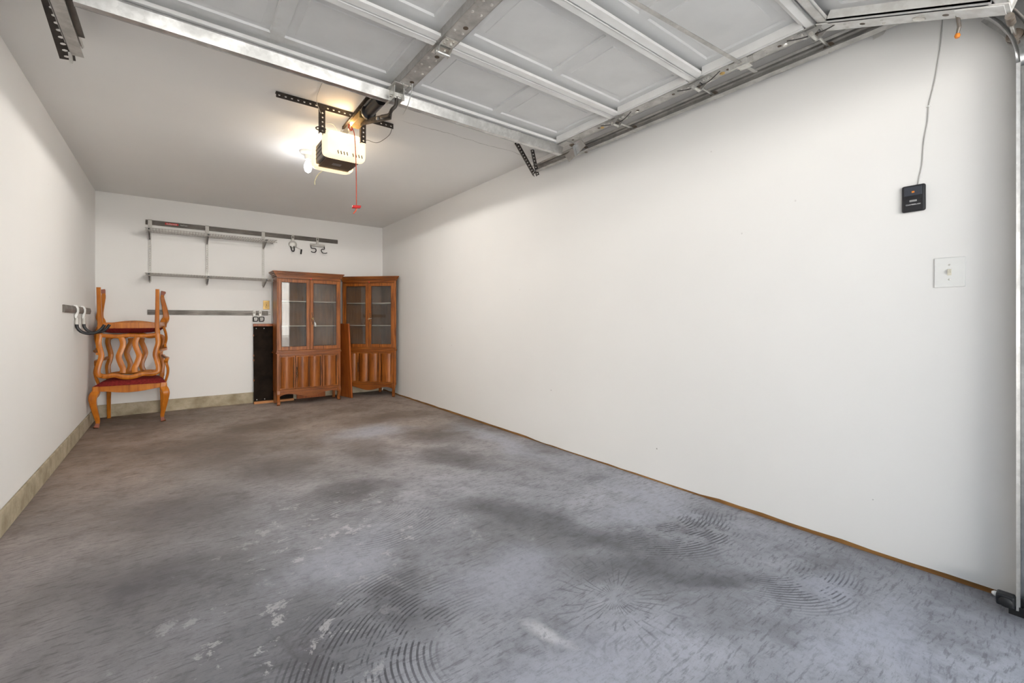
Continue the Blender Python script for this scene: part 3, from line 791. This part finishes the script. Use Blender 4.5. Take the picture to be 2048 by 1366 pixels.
MB().box(R-.006, R, .413, .427, 1.982, 1.987).build('staple', 'white_plastic', cwt)

# ------------------------------------------------------------ photo-eye sensor at the foot of the right track
se = thing('safety_sensor', 'small black safety sensor at the foot of the right track', 'sensor', (2.44, .20, 0))
MB().box(2.405, 2.448, .168, .215, .030, .072).build('housing', 'black_plastic', se, bevel=.006)
MB().lathe([(.016, 0), (.018, .010), (.011, .014)], (2.408, .190, .050), (-1, 0, 0), 16).build('lens', 'black_steel', se, smooth=True)
MB().prism([(0, 0), (.035, .03), (.035, .06), (-.015, .06), (-.03, .03)], (2.445, .165, .0), (0, 1, 0), (0, 0, 1), (.012, 0, 0)).build('bracket', 'black_steel', se, bevel=.002)
MB().lathe([(.009, 0), (.009, .005), (.004, .012)], (2.425, .215, .060), (0, 1, 0), 10).build('wing_nut', 'white_plastic', se)
MB().box(2.432, 2.452, .145, .185, 0, .034).build('foot', 'black_steel', se)

# ------------------------------------------------------------ wall rails with hooks and wire shelves
def rail_back(x0, x1, zc, label):
    t = thing('wall_rail', label, 'wall rail', (x0, D, zc))
    pts = [(0, -.028), (-.010, -.028), (-.013, -.022), (-.013, -.010), (-.018, -.006), (-.018, .006), (-.013, .010), (-.013, .022), (-.010, .028), (0, .028)]
    MB().prism(pts, (x0, D, zc), (0, 1, 0), (0, 0, 1), (x1-x0, 0, 0)).build('rail_cover', 'rail_bronze', t, bevel=.001)
    return t
r1 = rail_back(-.268, 1.879, 2.213, 'long bronze wall rail above the wire shelves with red and white lettering')
MB().box(-.09, .035, D-.0195, D-.0175, 2.204, 2.226).build('red_badge', 'handle_red', r1)
text_obj('Rubbermaid', .020, 'lettering', 'text_white', r1, (-.0275, D-.0197, 2.2145), (1, 0, 0), (0, 0, 1))
text_obj('FastTrack', .017, 'lettering', 'text_white', r1, (.088, D-.0185, 2.2135), (1, 0, 0), (0, 0, 1))
r2 = rail_back(-.251, .985, 1.170, 'bronze wall rail below the outlet and behind the stacked chairs')
for zz in (1.150, 1.183): MB().box(.985, 1.012, D-.010, D, zz, zz+.007).build('bare_rail_end', 'galvanised_dull', r2)
r3 = thing('wall_rail', 'short bronze rail on the left wall carrying two long curved hooks', 'wall rail', (L, 5.4, 1.168))
MB().prism([(0, -.03), (.010, -.03), (.014, -.022), (.018, 0), (.014, .022), (.010, .03), (0, .03)], (L, 4.85, 1.168), (1, 0, 0), (0, 0, 1), (0, 1.33, 0)).build('rail_cover', 'rail_bronze', r3, bevel=.001)

ups = [(-.228, 'wire shelf upright nearest the stacked chairs hanging on the top rail'), (.318, 'middle slotted shelf upright hanging on the top rail'), (.928, 'slotted shelf upright above the brass outlet')]
for k, (x, lab) in enumerate(ups):
    t = thing('shelf_upright', lab, 'shelf upright', (x, D, 1.527), group='slotted uprights hung on the top rail')
    up = MB()
    for sx in (-.0115, .0045): up.box(x+sx, x+sx+.007, D-.014, D-.003, 1.527, 2.19)
    up.box(x-.0125, x-.0105, D-.016, D-.001, 1.527, 2.19).box(x+.0105, x+.0125, D-.016, D-.001, 1.527, 2.19)
    z = 1.54
    while z < 2.19:
        up.box(x-.0045, x+.0045, D-.014, D-.003, z, z+.013); z += .028
    up.build('slotted_channel', 'satin_nickel', t)
    MB().prism([(-.002, 2.16), (-.020, 2.16), (-.024, 2.175), (-.024, 2.235), (-.018, 2.246), (0, 2.246), (0, 2.241), (-.0185, 2.238)], (x-.019, D, 0), (0, 1, 0), (0, 0, 1), (.038, 0, 0)).build('rail_clip', 'satin_nickel', t, bevel=.001)
    for zz in (2.10, 1.60):
        pts = [(-.013, .0), (-.30, .0), (-.305, -.012), (-.26, -.024), (-.013, -.088)]
        b = MB().prism(pts, (x-.006, D, zz-.004), (0, 1, 0), (0, 0, 1), (.0022, 0, 0)).prism(pts, (x+.004, D, zz-.004), (0, 1, 0), (0, 0, 1), (.0022, 0, 0))
        b = b.build('shelf_bracket', 'shelf_wire', t)
        MB().box(x-.008, x+.008, D-.312, D-.296, zz-.016, zz-.002).build('end_cap', 'black_plastic', b)
for zz, lab in ((2.10, 'upper wire shelf just under the long top rail'), (1.60, 'lower wire shelf at the foot of the uprights')):
    t = thing('wire_shelf', lab, 'wire shelf', (-.27, D-.30, zz))
    x0, x1 = -.262, (1.045 if zz > 2 else 1.008)
    for yy, dz in ((D-.305, 0), (D-.305, -.028), (D-.20, 0), (D-.10, 0), (D-.018, 0)):
        MB().tube([(x0, yy, zz+dz), (x1, yy, zz+dz)], .0038, 6).build('long_wire', 'shelf_wire', t)
    cw = MB(); n = 46
    for k in range(n+1):
        x = x0+.012+(x1-x0-.024)*k/n
        cw.tube([(x, D-.016, zz+.004), (x, D-.306, zz+.004), (x, D-.308, zz-.028)], .0023, 5)
    cw = cw.build('cross_wires', 'shelf_wire', t); cw['kind'] = 'stuff'

def hook_clip(t, x, y, z):
    MB().prism([(-.013, .034), (.013, .034), (.016, .020), (.016, -.030), (.012, -.044), (-.012, -.044), (-.016, -.030), (-.016, .020)], (x, D-.026, z), (1, 0, 0), (0, 0, 1), (0, .006, 0)).build('clip', 'satin_nickel', t, bevel=.002)
    MB().box(x-.009, x+.009, D-.0275, D-.0255, z-.014, z+.016).build('latch', 'rail_bronze', t, bevel=.001)
hk = thing('crank_hook', 'round bodied utility hook with a small black crank handle on the top rail', 'hook', (1.283, D, 2.0))
hook_clip(hk, 1.283, D, 2.210)
MB().lathe([(.050, 0), (.050, .018), (.043, .024), (.020, .026)], (1.283, D-.006, 2.115), (0, -1, 0), 20).build('round_body', 'satin_nickel', hk, smooth=True)
MB().box(1.262, 1.304, D-.03, D-.008, 2.15, 2.18).build('neck', 'satin_nickel', hk, bevel=.004)
MB().tube(spline([(1.252, D-.03, 2.082), (1.255, D-.06, 2.055), (1.262, D-.075, 2.02), (1.275, D-.08, 2.012), (1.288, D-.075, 2.022), (1.293, D-.06, 2.06), (1.295, D-.03, 2.085)]), .0075, 8).build('loop', 'black_steel', hk, smooth=True)
MB().tube([(1.315, D-.03, 2.085), (1.385, D-.055, 2.045)], .003, 6).build('crank_rod', 'zinc', hk)
MB().tube([(1.385, D-.055, 2.048), (1.375, D-.07, 1.985)], .010, 10).build('crank_grip', 'black_plastic', hk, smooth=True)
hd = thing('double_hook', 'double utility hook with two curled black prongs on the top rail', 'hook', (1.60, D, 2.0))
hook_clip(hd, 1.60, D, 2.214)
MB().box(1.585, 1.615, D-.028, D-.006, 2.125, 2.18).build('neck', 'satin_nickel', hd, bevel=.004)
MB().tube([(1.505, D-.018, 2.130), (1.695, D-.018, 2.130)], .020, 12).build('cross_bar', 'satin_nickel', hd, smooth=True)
for sg in (-1, 1):
    c = 1.60
    MB().tube(spline([(c+sg*.088, D-.03, 2.128), (c+sg*.088, D-.04, 2.088), (c+sg*.07, D-.06, 2.080), (c+sg*.045, D-.08, 2.074), (c+sg*.034, D-.09, 2.050), (c+sg*.05, D-.10, 2.022), (c+sg*.085, D-.11, 2.018), (c+sg*.105, D-.115, 2.026)]), .0065, 8).build('prong', 'black_steel', hd, smooth=True)
for x, lab in ((.824, 'square looped black hook on the lower rail farther from the cabinet'), (.893, 'square looped black hook on the lower rail closest to the cabinet')):
    t = thing('loop_hook', lab, 'hook', (x, D, 1.06), group='square looped hooks under the outlet')
    hook_clip(t, x, D, 1.176)
    MB().prism([(-.018, .0), (.016, .0), (.010, -.05), (-.014, -.075), (-.022, -.07)], (x, D-.020, 1.135), (1, 0, 0), (0, 0, 1), (0, .012, 0)).build('stem', 'satin_nickel', t, bevel=.002)
    MB().tube(spline([(x-.012, D-.02, 1.062), (x+.008, D-.05, 1.062), (x+.03, D-.08, 1.068), (x+.035, D-.08, 1.10), (x+.030, D-.07, 1.118), (x-.008, D-.06, 1.118), (x-.014, D-.06, 1.10), (x-.008, D-.06, 1.07)], 5), .0055, 8).build('loop', 'black_steel', t, smooth=True)
for y, lab in ((5.36, 'long black curved hook on the left rail, farther from the chairs'), (5.74, 'long black curved hook on the left rail, closer to the chairs')):
    t = thing('curved_hook', lab, 'hook', (L, y, 1.0), group='curved hooks on the left rail')
    MB().prism([(0, 1.21), (.022, 1.205), (.030, 1.18), (.030, 1.15), (.022, 1.105), (.008, 1.09), (.004, 1.12), (.018, 1.15), (.018, 1.18), (0, 1.195)], (L, y-.020, 0), (1, 0, 0), (0, 0, 1), (0, .040, 0)).build('clip', 'white_plastic', t, bevel=.003)
    MB().tube([(L+.016, y, 1.10), (L+.016, y, 1.04)], [.013, .015], 12).build('ferrule', 'satin_nickel', t, smooth=True)
    MB().tube(spline([(L+.016, y, 1.045), (L+.020, y, 1.01), (L+.045, y, .975), (L+.09, y, .958), (L+.14, y, .968), (L+.175, y, 1.0), (L+.195, y, 1.035)]), .0125, 10).build('padded_arm', 'black_plastic', t, smooth=True)

ou = thing('outlet', 'brass wall outlet plate beside the tall glass cabinet', 'outlet', (.966, D, 1.22))
MB().box(.928, 1.003, D-.006, D, 1.221, 1.337).build('cover_plate', 'brass', ou, bevel=.003)
for zz in (1.255, 1.303):
    s_ = MB().lathe([(.015, 0), (.015, .002), (.012, .003)], (.966, D-.006, zz), (0, -1, 0), 16).build('socket', 'ivory_plastic' if 0 else 'brass', ou)
    for dx in (-.006, .006): MB().box(.966+dx-.0015, .966+dx+.0015, D-.0096, D-.0088, zz-.001, zz+.008).build('slot', 'black_plastic', s_)
    MB().lathe([(.0025, 0), (.0025, .0008)], (.966, D-.0088, zz-.007), (0, -1, 0), 8).build('slot', 'black_plastic', s_)
MB().lathe([(.006, 0), (.006, .002)], (.966, D-.006, 1.279), (0, -1, 0), 10).build('screw', 'dark_brass', ou)

# ------------------------------------------------------------ stacked armchairs
def make_chair(label):
    t = thing('armchair', label, 'chair', (0, 0, 0)); local(t)
    SH = .455
    W_ = 'maple_orange'
    def b(mb, n, m=W_, par=t, **k): return mb.build(n, m, par, local=True, **k)
    fw, rw, dp = .275, .225, .25
    # front apron (shaped lower edge), side and rear rails
    n = 24; top = []; bot = []
    for k in range(n+1):
        x = -fw+2*fw*k/n; a = abs(x)/fw
        zlo = .352-(.016*(1-min(1, (a/.55))**2) if a < .55 else -.012*math.sin((a-.55)/.45*PI/2)); bot.append((x, zlo)); top.append((x, .415))
    b(MB().prism(bot+top[::-1], (0, -dp-.012, 0), (1, 0, 0), (0, 0, 1), (0, .022, 0)), 'front_rail', bevel=.002)
    b(MB().bar((-rw, dp, .385), (rw, dp, .385), .022, .06, (0, 0, 1)), 'rear_rail', bevel=.002)
    for s in (-1, 1):
        b(MB().bar((s*fw, -dp, .385), (s*rw, dp, .385), .022, .06, (0, 0, 1)), 'side_rail', bevel=.002)
    # upholstered seat: dome over a trapezoid
    mb = MB(); nx, ny = 12, 12; vs = []; fs = []
    for j in range(ny+1):
        v = j/ny; y = -dp-.02+v*(2*dp+.01); hw = (fw+.01)*(1-v)+(rw+.005)*v
        for i in range(nx+1):
            u = -1+2*i/nx; e = (1-abs(u)**5)*(1-abs(2*v-1)**5); vs.append((u*hw, y, .418+.050*e**.5))
    for j in range(ny):
        for i in range(nx): a = j*(nx+1)+i; fs.append((a, a+1, a+nx+2, a+nx+1))
    k = len(vs); vs += [(x, y, .412) for x, y, z in vs[:k]]
    for j in range(ny):
        for i in range(nx): a = k+j*(nx+1)+i; fs.append((a, a+nx+1, a+nx+2, a+1))
    edge = [i for i in range(nx+1)]+[j*(nx+1)+nx for j in range(1, ny+1)]+[ny*(nx+1)+i for i in range(nx-1, -1, -1)]+[j*(nx+1) for j in range(ny-1, 0, -1)]
    for q in range(len(edge)): a, c = edge[q], edge[(q+1) % len(edge)]; fs.append((a, k+a, k+c, c))
    b(mb.add(vs, fs), 'seat', 'velvet_red', smooth=True)
    b(MB().prism([(-fw+.02, -dp+.01), (fw-.02, -dp+.01), (rw-.015, dp-.01), (-rw+.015, dp-.01)], (0, 0, .398), (1, 0, 0), (0, 1, 0), (0, 0, .012)), 'seat_base', 'seat_underside')
    # cabriole front legs
    for s in (-1, 1):
        x = s*(fw-.01); y = -dp
        P = spline([(x, y+.004, .415), (x, y+.002, .36), (x+s*.020, y-.018, .315), (x+s*.020, y-.018, .26), (x+s*.006, y-.006, .17), (x-s*.010, y+.008, .08), (x-s*.010, y+.006, .035), (x-s*.002, y-.008, .002)], 5)
        m_ = len(P)-1
        ws = []
        for i in range(len(P)):
            q = i/m_; ws.append(.052+.012*math.sin(min(1, q/.45)*PI) if q < .45 else .052-.022*min(1, (q-.45)/.38)+(.012*max(0, (q-.86)/.14)))
        lg = b(MB().ribbon(P, ws, ws, (1, 0, 0)), 'front_leg', smooth=True)
        b(MB().ribbon([P[-7]+Vector((0, -.0005, 0)), P[-4], P[-1]], [ws[-7]*1.04, ws[-4]*1.05, ws[-1]*1.06], [ws[-7]*1.04, ws[-4]*1.05, ws[-1]*1.06], (1, 0, 0)), 'foot', 'foot_tip', lg)
    # rear legs: plain, slightly raked, running up into wavy stiles
    zz = lambda h: SH+h
    bk = lambda h: dp+.055*(h/.47)**1.3 if h > 0 else dp
    for s in (-1, 1):
        b(MB().ribbon([(s*(rw+.006), dp+.045, 0), (s*(rw+.004), dp+.018, .20), (s*rw, dp, .36), (s*(rw+.004), dp, SH+.02)], [.032, .034, .038, .036], [.034, .036, .042, .040], (1, 0, 0)), 'rear_leg', smooth=True)
        P = spline([(s*(rw+.004), bk(0), zz(-.02)), (s*(rw+.006), bk(.06), zz(.05)), (s*(rw+.010), bk(.12), zz(.12)), (s*(rw-.006), bk(.20), zz(.19)), (s*(rw-.012), bk(.26), zz(.25)), (s*(rw+.004), bk(.33), zz(.32)), (s*(rw+.014), bk(.39), zz(.385)), (s*(rw+.004), bk(.43), zz(.428)), (s*(rw-.03), bk(.44), zz(.442))], 5)
        b(MB().ribbon(P, .044, .028, (1, 0, .25)), 'back_stile', smooth=True)
        # splats: two facing S-curves
        P = spline([(s*.068, bk(.05), zz(.045)), (s*.050, bk(.10), zz(.10)), (s*.052, bk(.15), zz(.15)), (s*.074, bk(.21), zz(.22)), (s*.080, bk(.26), zz(.26)), (s*.062, bk(.33), zz(.33)), (s*.046, bk(.38), zz(.375)), (s*.050, bk(.43), zz(.42))], 5)
        b(MB().ribbon(P, .048, .018, (1, 0, 0)), 'back_splat', smooth=True)
    # crest rail and lower rail
    P = spline([(-rw-.004, bk(.42), zz(.425)), (-rw+.035, bk(.44), zz(.443)), (-.11, bk(.435), zz(.438)), (-.06, bk(.45), zz(.456)), (0, bk(.46), zz(.466)), (.06, bk(.45), zz(.456)), (.11, bk(.435), zz(.438)), (rw-.035, bk(.44), zz(.443)), (rw+.004, bk(.42), zz(.425))], 5)
    b(MB().ribbon(P, .044, .026, (0, 0, 1)), 'crest_rail', smooth=True)
    P = spline([(-rw, bk(.05), zz(.03)), (-.1, bk(.05), zz(.042)), (0, bk(.05), zz(.034)), (.1, bk(.05), zz(.042)), (rw, bk(.05), zz(.03))], 5)
    b(MB().ribbon(P, .036, .022, (0, 0, 1)), 'lower_rail', smooth=True)
    # arms
    for s in (-1, 1):
        x = s*(fw-.005)
        P = spline([(s*(rw+.012), bk(.22), zz(.215)), (s*(rw+.03), dp-.10, zz(.205)), (s*(fw+.012), .02, zz(.200)), (s*(fw+.010), -.07, zz(.195)), (s*(fw+.004), -.115, zz(.165))], 5)
        b(MB().ribbon(P, .034, .024, (1, 0, 0)), 'arm', smooth=True)
        P = spline([(x, -.02, .40), (s*(fw+.014), -.035, .47), (s*(fw+.020), -.075, .54), (s*(fw+.010), -.095, .60), (s*(fw+.008), -.06, zz(.19))], 5)
        b(MB().ribbon(P, [.044]*6+[.036]*(len(P)-6), .024, (0, 1, 0)), 'arm_support', smooth=True)
    return t
chair = make_chair('upright wooden armchair with red seat standing in the back left corner')
chair.location = (-.352, 6.262, 0); chair.rotation_euler = (0, 0, math.radians(-1.5)); chair['group'] = 'stacked armchairs'
c2 = copy_tree(chair)
c2['label'] = 'upside down wooden armchair with red seat stacked legs up on another chair'
c2.location = (-.372, 6.345, 1.408); c2.rotation_euler = (PI, 0, math.radians(-1)); c2['group'] = 'stacked armchairs'

# ------------------------------------------------------------ glass-door cabinets (face at local y=0, x -0.39..0.39)
def frame_mb(x0, x1, z0, z1, w, y0, y1, wt=None, wb=None):
    wt = wt or w; wb = wb or w
    return MB().box(x0, x0+w, y0, y1, z0, z1).box(x1-w, x1, y0, y1, z0, z1).box(x0+w, x1-w, y0, y1, z1-wt, z1).box(x0+w, x1-w, y0, y1, z0, z0+wb)
def make_cabinet(label, loc, rz, corner=False):
    t = thing('china_cabinet', label, 'cabinet', loc, (0, 0, rz)); local(t)
    def b(mb, n, m='walnut', par=t, **k): return mb.build(n, m, par, local=True, **k)
    hw, dp = .388, .275
    if not corner:
        foot = [(-hw, 0), (hw, 0), (hw, dp), (-hw, dp)]
    else:
        q = .022; k = .70710678
        # pentagonal plan for a room corner: short returns, then two backs meeting at a right angle
        foot = [(-hw, 0), (hw, 0), (hw+q*k, q*k), (0, hw+2*q*k+.03), (-hw-q*k, q*k)]
    def slab(z0, z1, inset=0.0, grow=0.0, m='walnut', nm='board', par=t):
        sc = []
        cx = sum(p[0] for p in foot)/len(foot); cy = sum(p[1] for p in foot)/len(foot)
        for x, y in foot:
            d = Vector((x-cx, y-cy)); l = d.length; d *= (l+grow-inset)/l; sc.append((cx+d.x, cy+d.y))
        return b(MB().prism(sc, (0, 0, z0), (1, 0, 0), (0, 1, 0), (0, 0, z1-z0)), nm, m, par, bevel=.002)
    # sides / backs
    ins = 'walnut_inside'
    if not corner:
        for s in (-1, 1):
            b(MB().box(min(s*hw, s*(hw-.02)), max(s*hw, s*(hw-.02)), .02, dp, .16, 1.64), 'side_panel')
        b(MB().box(-hw+.02, hw-.02, dp-.008, dp, .16, 1.63), 'back_panel', ins)
        b(MB().box(-.008, .008, .03, dp-.008, .70, 1.61), 'partition', ins)
        ip = [(-hw+.021, .035), (hw-.021, .035), (hw-.021, dp-.009), (-hw+.021, dp-.009)]
    else:
        for i in (1, 2, 3, 4):
            p = Vector((*foot[i], 0)); q_ = Vector((*foot[(i+1) % 5], 0)); e = (q_-p); nn = Vector((e.y, -e.x, 0)).normalized()
            nm = 'side_panel' if i in (1, 4) else 'back_panel'
            o1, o2 = p-nn*.0, q_-nn*.0
            pl = [(o1.x, o1.y), (o2.x, o2.y), (o2.x-nn.x*.014, o2.y-nn.y*.014), (o1.x-nn.x*.014, o1.y-nn.y*.014)]
            b(MB().prism(pl, (0, .0, .16), (1, 0, 0), (0, 1, 0), (0, 0, 1.47)), nm, 'walnut' if i in (1, 4) else ins)
        ip = [(-hw+.02, .04), (hw-.02, .04), (hw, .06), (.0, hw+.04), (-hw, .06)]
    def shelf(z, th, nm, m, par=t): return b(MB().prism(ip, (0, 0, z), (1, 0, 0), (0, 1, 0), (0, 0, th)), nm, m, par)
    shelf(1.318, .008, 'glass_shelf', 'shelf_edge'); shelf(.998, .008, 'glass_shelf', 'shelf_edge')
    shelf(.68, .02, 'cabinet_floor', ins); shelf(.17, .02, 'cabinet_floor', ins)
    # cornice: stepped and sloped mouldings
    fr = [foot[0], foot[1]]
    for z0, z1, g in ((1.634, 1.650, .012), (1.6535, 1.666, .022), (1.669, 1.684, .034), (1.686, 1.700, .046)):
        slab(z0, z1, 0, g*1.1, 'walnut_across', 'cornice_moulding')
    slab(1.630, 1.690, 0, .004, 'walnut_groove', 'cornice_core')
    b(MB().box(-hw, hw, -.004, .02, 1.606, 1.634), 'frieze', 'walnut_across', bevel=.002)
    b(MB().lathe([(.009, 0), (.009, .001)], (.012, -.0042, 1.617), (0, -1, 0), 12), 'sticker', 'sticker_red')
    # waist moulding
    slab(.652, .668, 0, .014, 'walnut_across', 'waist_moulding'); slab(.668, .692, 0, .004, 'walnut_across', 'waist_moulding')
    # corner posts either side of the doors
    for s in (-1, 1):
        a, c = sorted((s*hw, s*(hw-.012)))
        b(MB().box(a, c, -.002, .03, .69, 1.606), 'corner_post', bevel=.002)
        a, c = sorted((s*hw, s*(hw-.030)))
        b(MB().box(a, c, -.004, .03, .14, .654), 'corner_post', bevel=.002)
    # glazed doors
    for s in (-1, 1):
        x0, x1 = (-hw+.013, -.002) if s < 0 else (.002, hw-.013)
        d = b(frame_mb(x0, x1, .694, 1.603, .040, -.004, .018, .042, .046), 'glass_door', bevel=.003)
        b(frame_mb(x0+.037, x1-.037, .737, 1.564, .007, -.0015, .012), 'bead', 'walnut_groove', d)
        b(MB().box(x0+.040, x1-.040, .004, .008, .740, 1.561), 'pane', 'pane_glass', d)
        if s > 0:
            e = MB(); zk = 1.10
            for kk in range(9):
                e.lathe([(.005, 0), (.004, .004)], (.026+.006*math.sin(kk*1.9), -.004, zk-.075+kk*.018), (0, -1, 0), 8)
            e.lathe([(.011, 0), (.008, .005)], (.026, -.004, zk), (0, -1, 0), 10)
            e.tube(spline([(.026+.008*math.sin(kk*1.2), -.006, zk-.08+kk*.016) for kk in range(11)], 3), .0028, 5)
            e = b(e, 'escutcheon', 'dark_brass', d)
            kq = MB().tube([(.026, -.008, zk), (.026, -.03, zk)], .003, 6).tube([(.026+.010*math.cos(a), -.038+.0*a, zk+.010*math.sin(a)) for a in [j*PI/5 for j in range(10)]], .002, 5, closed=True)
            b(kq, 'key', 'brass', d)
            if not corner:
                b(MB().tube(spline([(.03, -.036, zk-.005), (.045, -.03, zk-.03), (.055, -.026, zk-.055)]), .0014, 5).prism([(-.008, 0), (.010, -.004), (.024, -.050), (.014, -.062), (.002, -.058)], (.052, -.028, zk-.045), (1, 0, 0), (0, 0, 1), (0, .002, 0)), 'key_tag', 'clear_plastic', d)
            else:
                b(MB().tube(spline([(.0, -.02, zk-.01), (.026, -.04, zk-.004), (.06, -.03, zk+.004)]), .003, 5), 'key_tag', 'clear_plastic', d)
    # lower front: rails and four bowed panels, the middle two on one door
    b(MB().box(-hw+.03, hw-.03, -.001, .02, .622, .654), 'top_rail', 'walnut_across', bevel=.002); b(MB().box(-hw+.03, hw-.03, -.001, .02, .158, .196), 'bottom_rail', 'walnut_across', bevel=.002)
    b(MB().box(-hw+.02, hw-.02, .016, .022, .19, .63), 'door_stop', 'walnut_groove'); b(MB().box(-hw+.016, hw-.016, .010, .014, 1.598, 1.612), 'reveal', 'walnut_groove'); b(MB().box(-.004, .004, .012, .02, .70, 1.60), 'reveal', 'walnut_groove')
    def door(x0, x1, spans, nm, handle=False):
        mb = MB(); xs = [x0]+[q for sp in spans for q in sp]+[x1]
        for i in range(0, len(xs), 2): mb.box(xs[i], xs[i+1], -.004, .016, .198, .620)
        mb.box(x0, x1, -.0035, .016, .604, .6195).box(x0, x1, -.0035, .016, .1985, .214)
        d = b(mb, nm, 'walnut', bevel=.0025)
        for a, c in spans:
            n = 14; pts = []
            for k in range(n+1):
                u = k/n; x = a+.007+(c-a-.014)*u
                bow = math.sin(u*PI)
                pts.append((x, .010-.026*bow**.8))
            pts += [(c-.007, .016), (a+.007, .016)]
            b(MB().prism(pts, (0, 0, .212), (1, 0, 0), (0, 1, 0), (0, 0, .394)), 'bowed_panel', 'walnut', d, smooth=True)
        if handle:
            h = MB(); zk = .41
            for kk in range(8): h.lathe([(.006, 0), (.004, .005)], (x0+.012+.005*math.sin(kk*2.1), -.004, zk-.06+kk*.017), (0, -1, 0), 8)
            h.tube(spline([(x0+.012+.007*math.sin(kk*1.3), -.007, zk-.065+kk*.015) for kk in range(10)], 3), .003, 5)
            b(h, 'pull', 'dark_brass', d)
        return d
    door(-hw+.032, -.172, [(-.346, -.190)], 'bowed_door')
    door(-.168, .150, [(-.150, -.010), (-.004, .132)], 'bowed_door', True)
    door(.154, hw-.032, [(.180, .336)], 'bowed_door')
    # scalloped skirt
    n = 40; top = []; bot = []
    for k in range(n+1):
        x = -hw+.02+(2*hw-.04)*k/n; a = abs(x)/(hw-.02)
        zl = .088+.050*(.5-.5*math.cos(min(1, a/.72)*PI))-(.030*((a-.72)/.28)**2 if a > .72 else 0)
        bot.append((x, zl)); top.append((x, .160))
    b(MB().prism(bot+top[::-1], (0, -.006, 0), (1, 0, 0), (0, 0, 1), (0, .02, 0)), 'skirt', 'walnut_across', bevel=.003)
    b(MB().ribbon([(x, -.007, z+.004) for x, z in bot], .008, .006, (0, 0, 1)), 'skirt_bead', 'walnut_across')
    # legs
    spots = [(-hw+.02, .014), (hw-.02, .014)]+([(-hw+.02, dp-.02), (hw-.02, dp-.02)] if not corner else [(0, hw+.0)])
    for i, (x, y) in enumerate(spots):
        s = -1 if x < 0 else 1
        if i < 2:
            P = spline([(x, y, .18), (x+s*.004, y-.006, .13), (x+s*.002, y-.004, .08), (x-s*.004, y+.002, .03), (x+s*.002, y-.012, .002)], 4)
            b(MB().ribbon(P, [.045]*5+[.036]*(len(P)-5), [.045]*5+[.034]*(len(P)-5), (1, 0, 0)), 'leg', 'walnut', smooth=True)
        else:
            b(MB().box(x-.016, x+.016, y-.016, y+.016, 0, .17), 'leg', 'walnut', bevel=.003)
    return t
simple('shelf_edge', lin(205, 196, 186), .35, var=.05)
make_cabinet('dark walnut glass door cabinet standing flat to the back wall beside the black board', (1.407, 6.203, 0), 0)
make_cabinet('golden brown glass door corner cabinet set across the corner by the right wall', (2.186, 6.222, 0), math.radians(-45), True)

# ------------------------------------------------------------ loose table leaves and a plank
t1 = thing('table_leaf', 'table leaf standing on end with its blackened underside showing beside the cabinet', 'table leaf', (.81, 6.53, 0))
lean = lambda z: 6.545+.055*z
x0, x1 = .812, 1.275
MB().add([(x0, lean(0), 0), (x1, lean(0), 0), (x1, lean(1.03), 1.03), (x0, lean(1.03), 1.03), (x0, lean(0)+.018, 0), (x1, lean(0)+.018, 0), (x1, lean(1.03)+.018, 1.03), (x0, lean(1.03)+.018, 1.03)],
         [(0, 1, 2, 3), (4, 7, 6, 5), (0, 4, 5, 1), (2, 6, 7, 3), (0, 3, 7, 4), (1, 5, 6, 2)]).build('board', 'leaf_black', t1, bevel=.001)
MB().box(x0-.004, x1, lean(0)-.045, lean(0)-.0005, 0, .030).build('end_apron', 'pine_strip', t1, bevel=.002)
MB().box(x0-.004, x1, lean(1)-.035, lean(1)+.0, .998, 1.032).build('end_apron', 'leaf_orange', t1, bevel=.002)
for zz in (.05, .97):
    for xx in (.84, .93): MB().box(xx, xx+.008, lean(zz)-.006, lean(zz)-.0005, zz-.006, zz+.006).build('metal_clip', 'galvanised_dull', t1)
ch = MB()
for zz in (.30, .56, .62, .88): ch.box(x0-.003, x0+.006, lean(zz)-.002, lean(zz)+.012, zz-.012, zz+.010)
ch.build('chipped_edge', 'leaf_orange', t1)
t2 = tag(MB().add([(1.945, 6.215, 0), (1.968, 6.222, 0), (1.880, 6.585, 0), (1.857, 6.578, 0), (1.902, 6.215, 1.03), (1.925, 6.222, 1.03), (1.840, 6.585, 1.03), (1.817, 6.578, 1.03)],
                  [(0, 3, 2, 1), (4, 5, 6, 7), (0, 1, 5, 4), (1, 2, 6, 5), (2, 3, 7, 6), (3, 0, 4, 7)]).build('table_leaf', 'leaf_orange', bevel=.003),
         'orange brown table leaf wedged upright between the two cabinets', 'table leaf')
tag(MB().box(1.33, 1.70, 6.598, 6.622, 0, .060).build('wood_plank', 'leaf_orange', bevel=.002), 'low brown plank on the floor behind the walnut cabinet legs', 'plank')
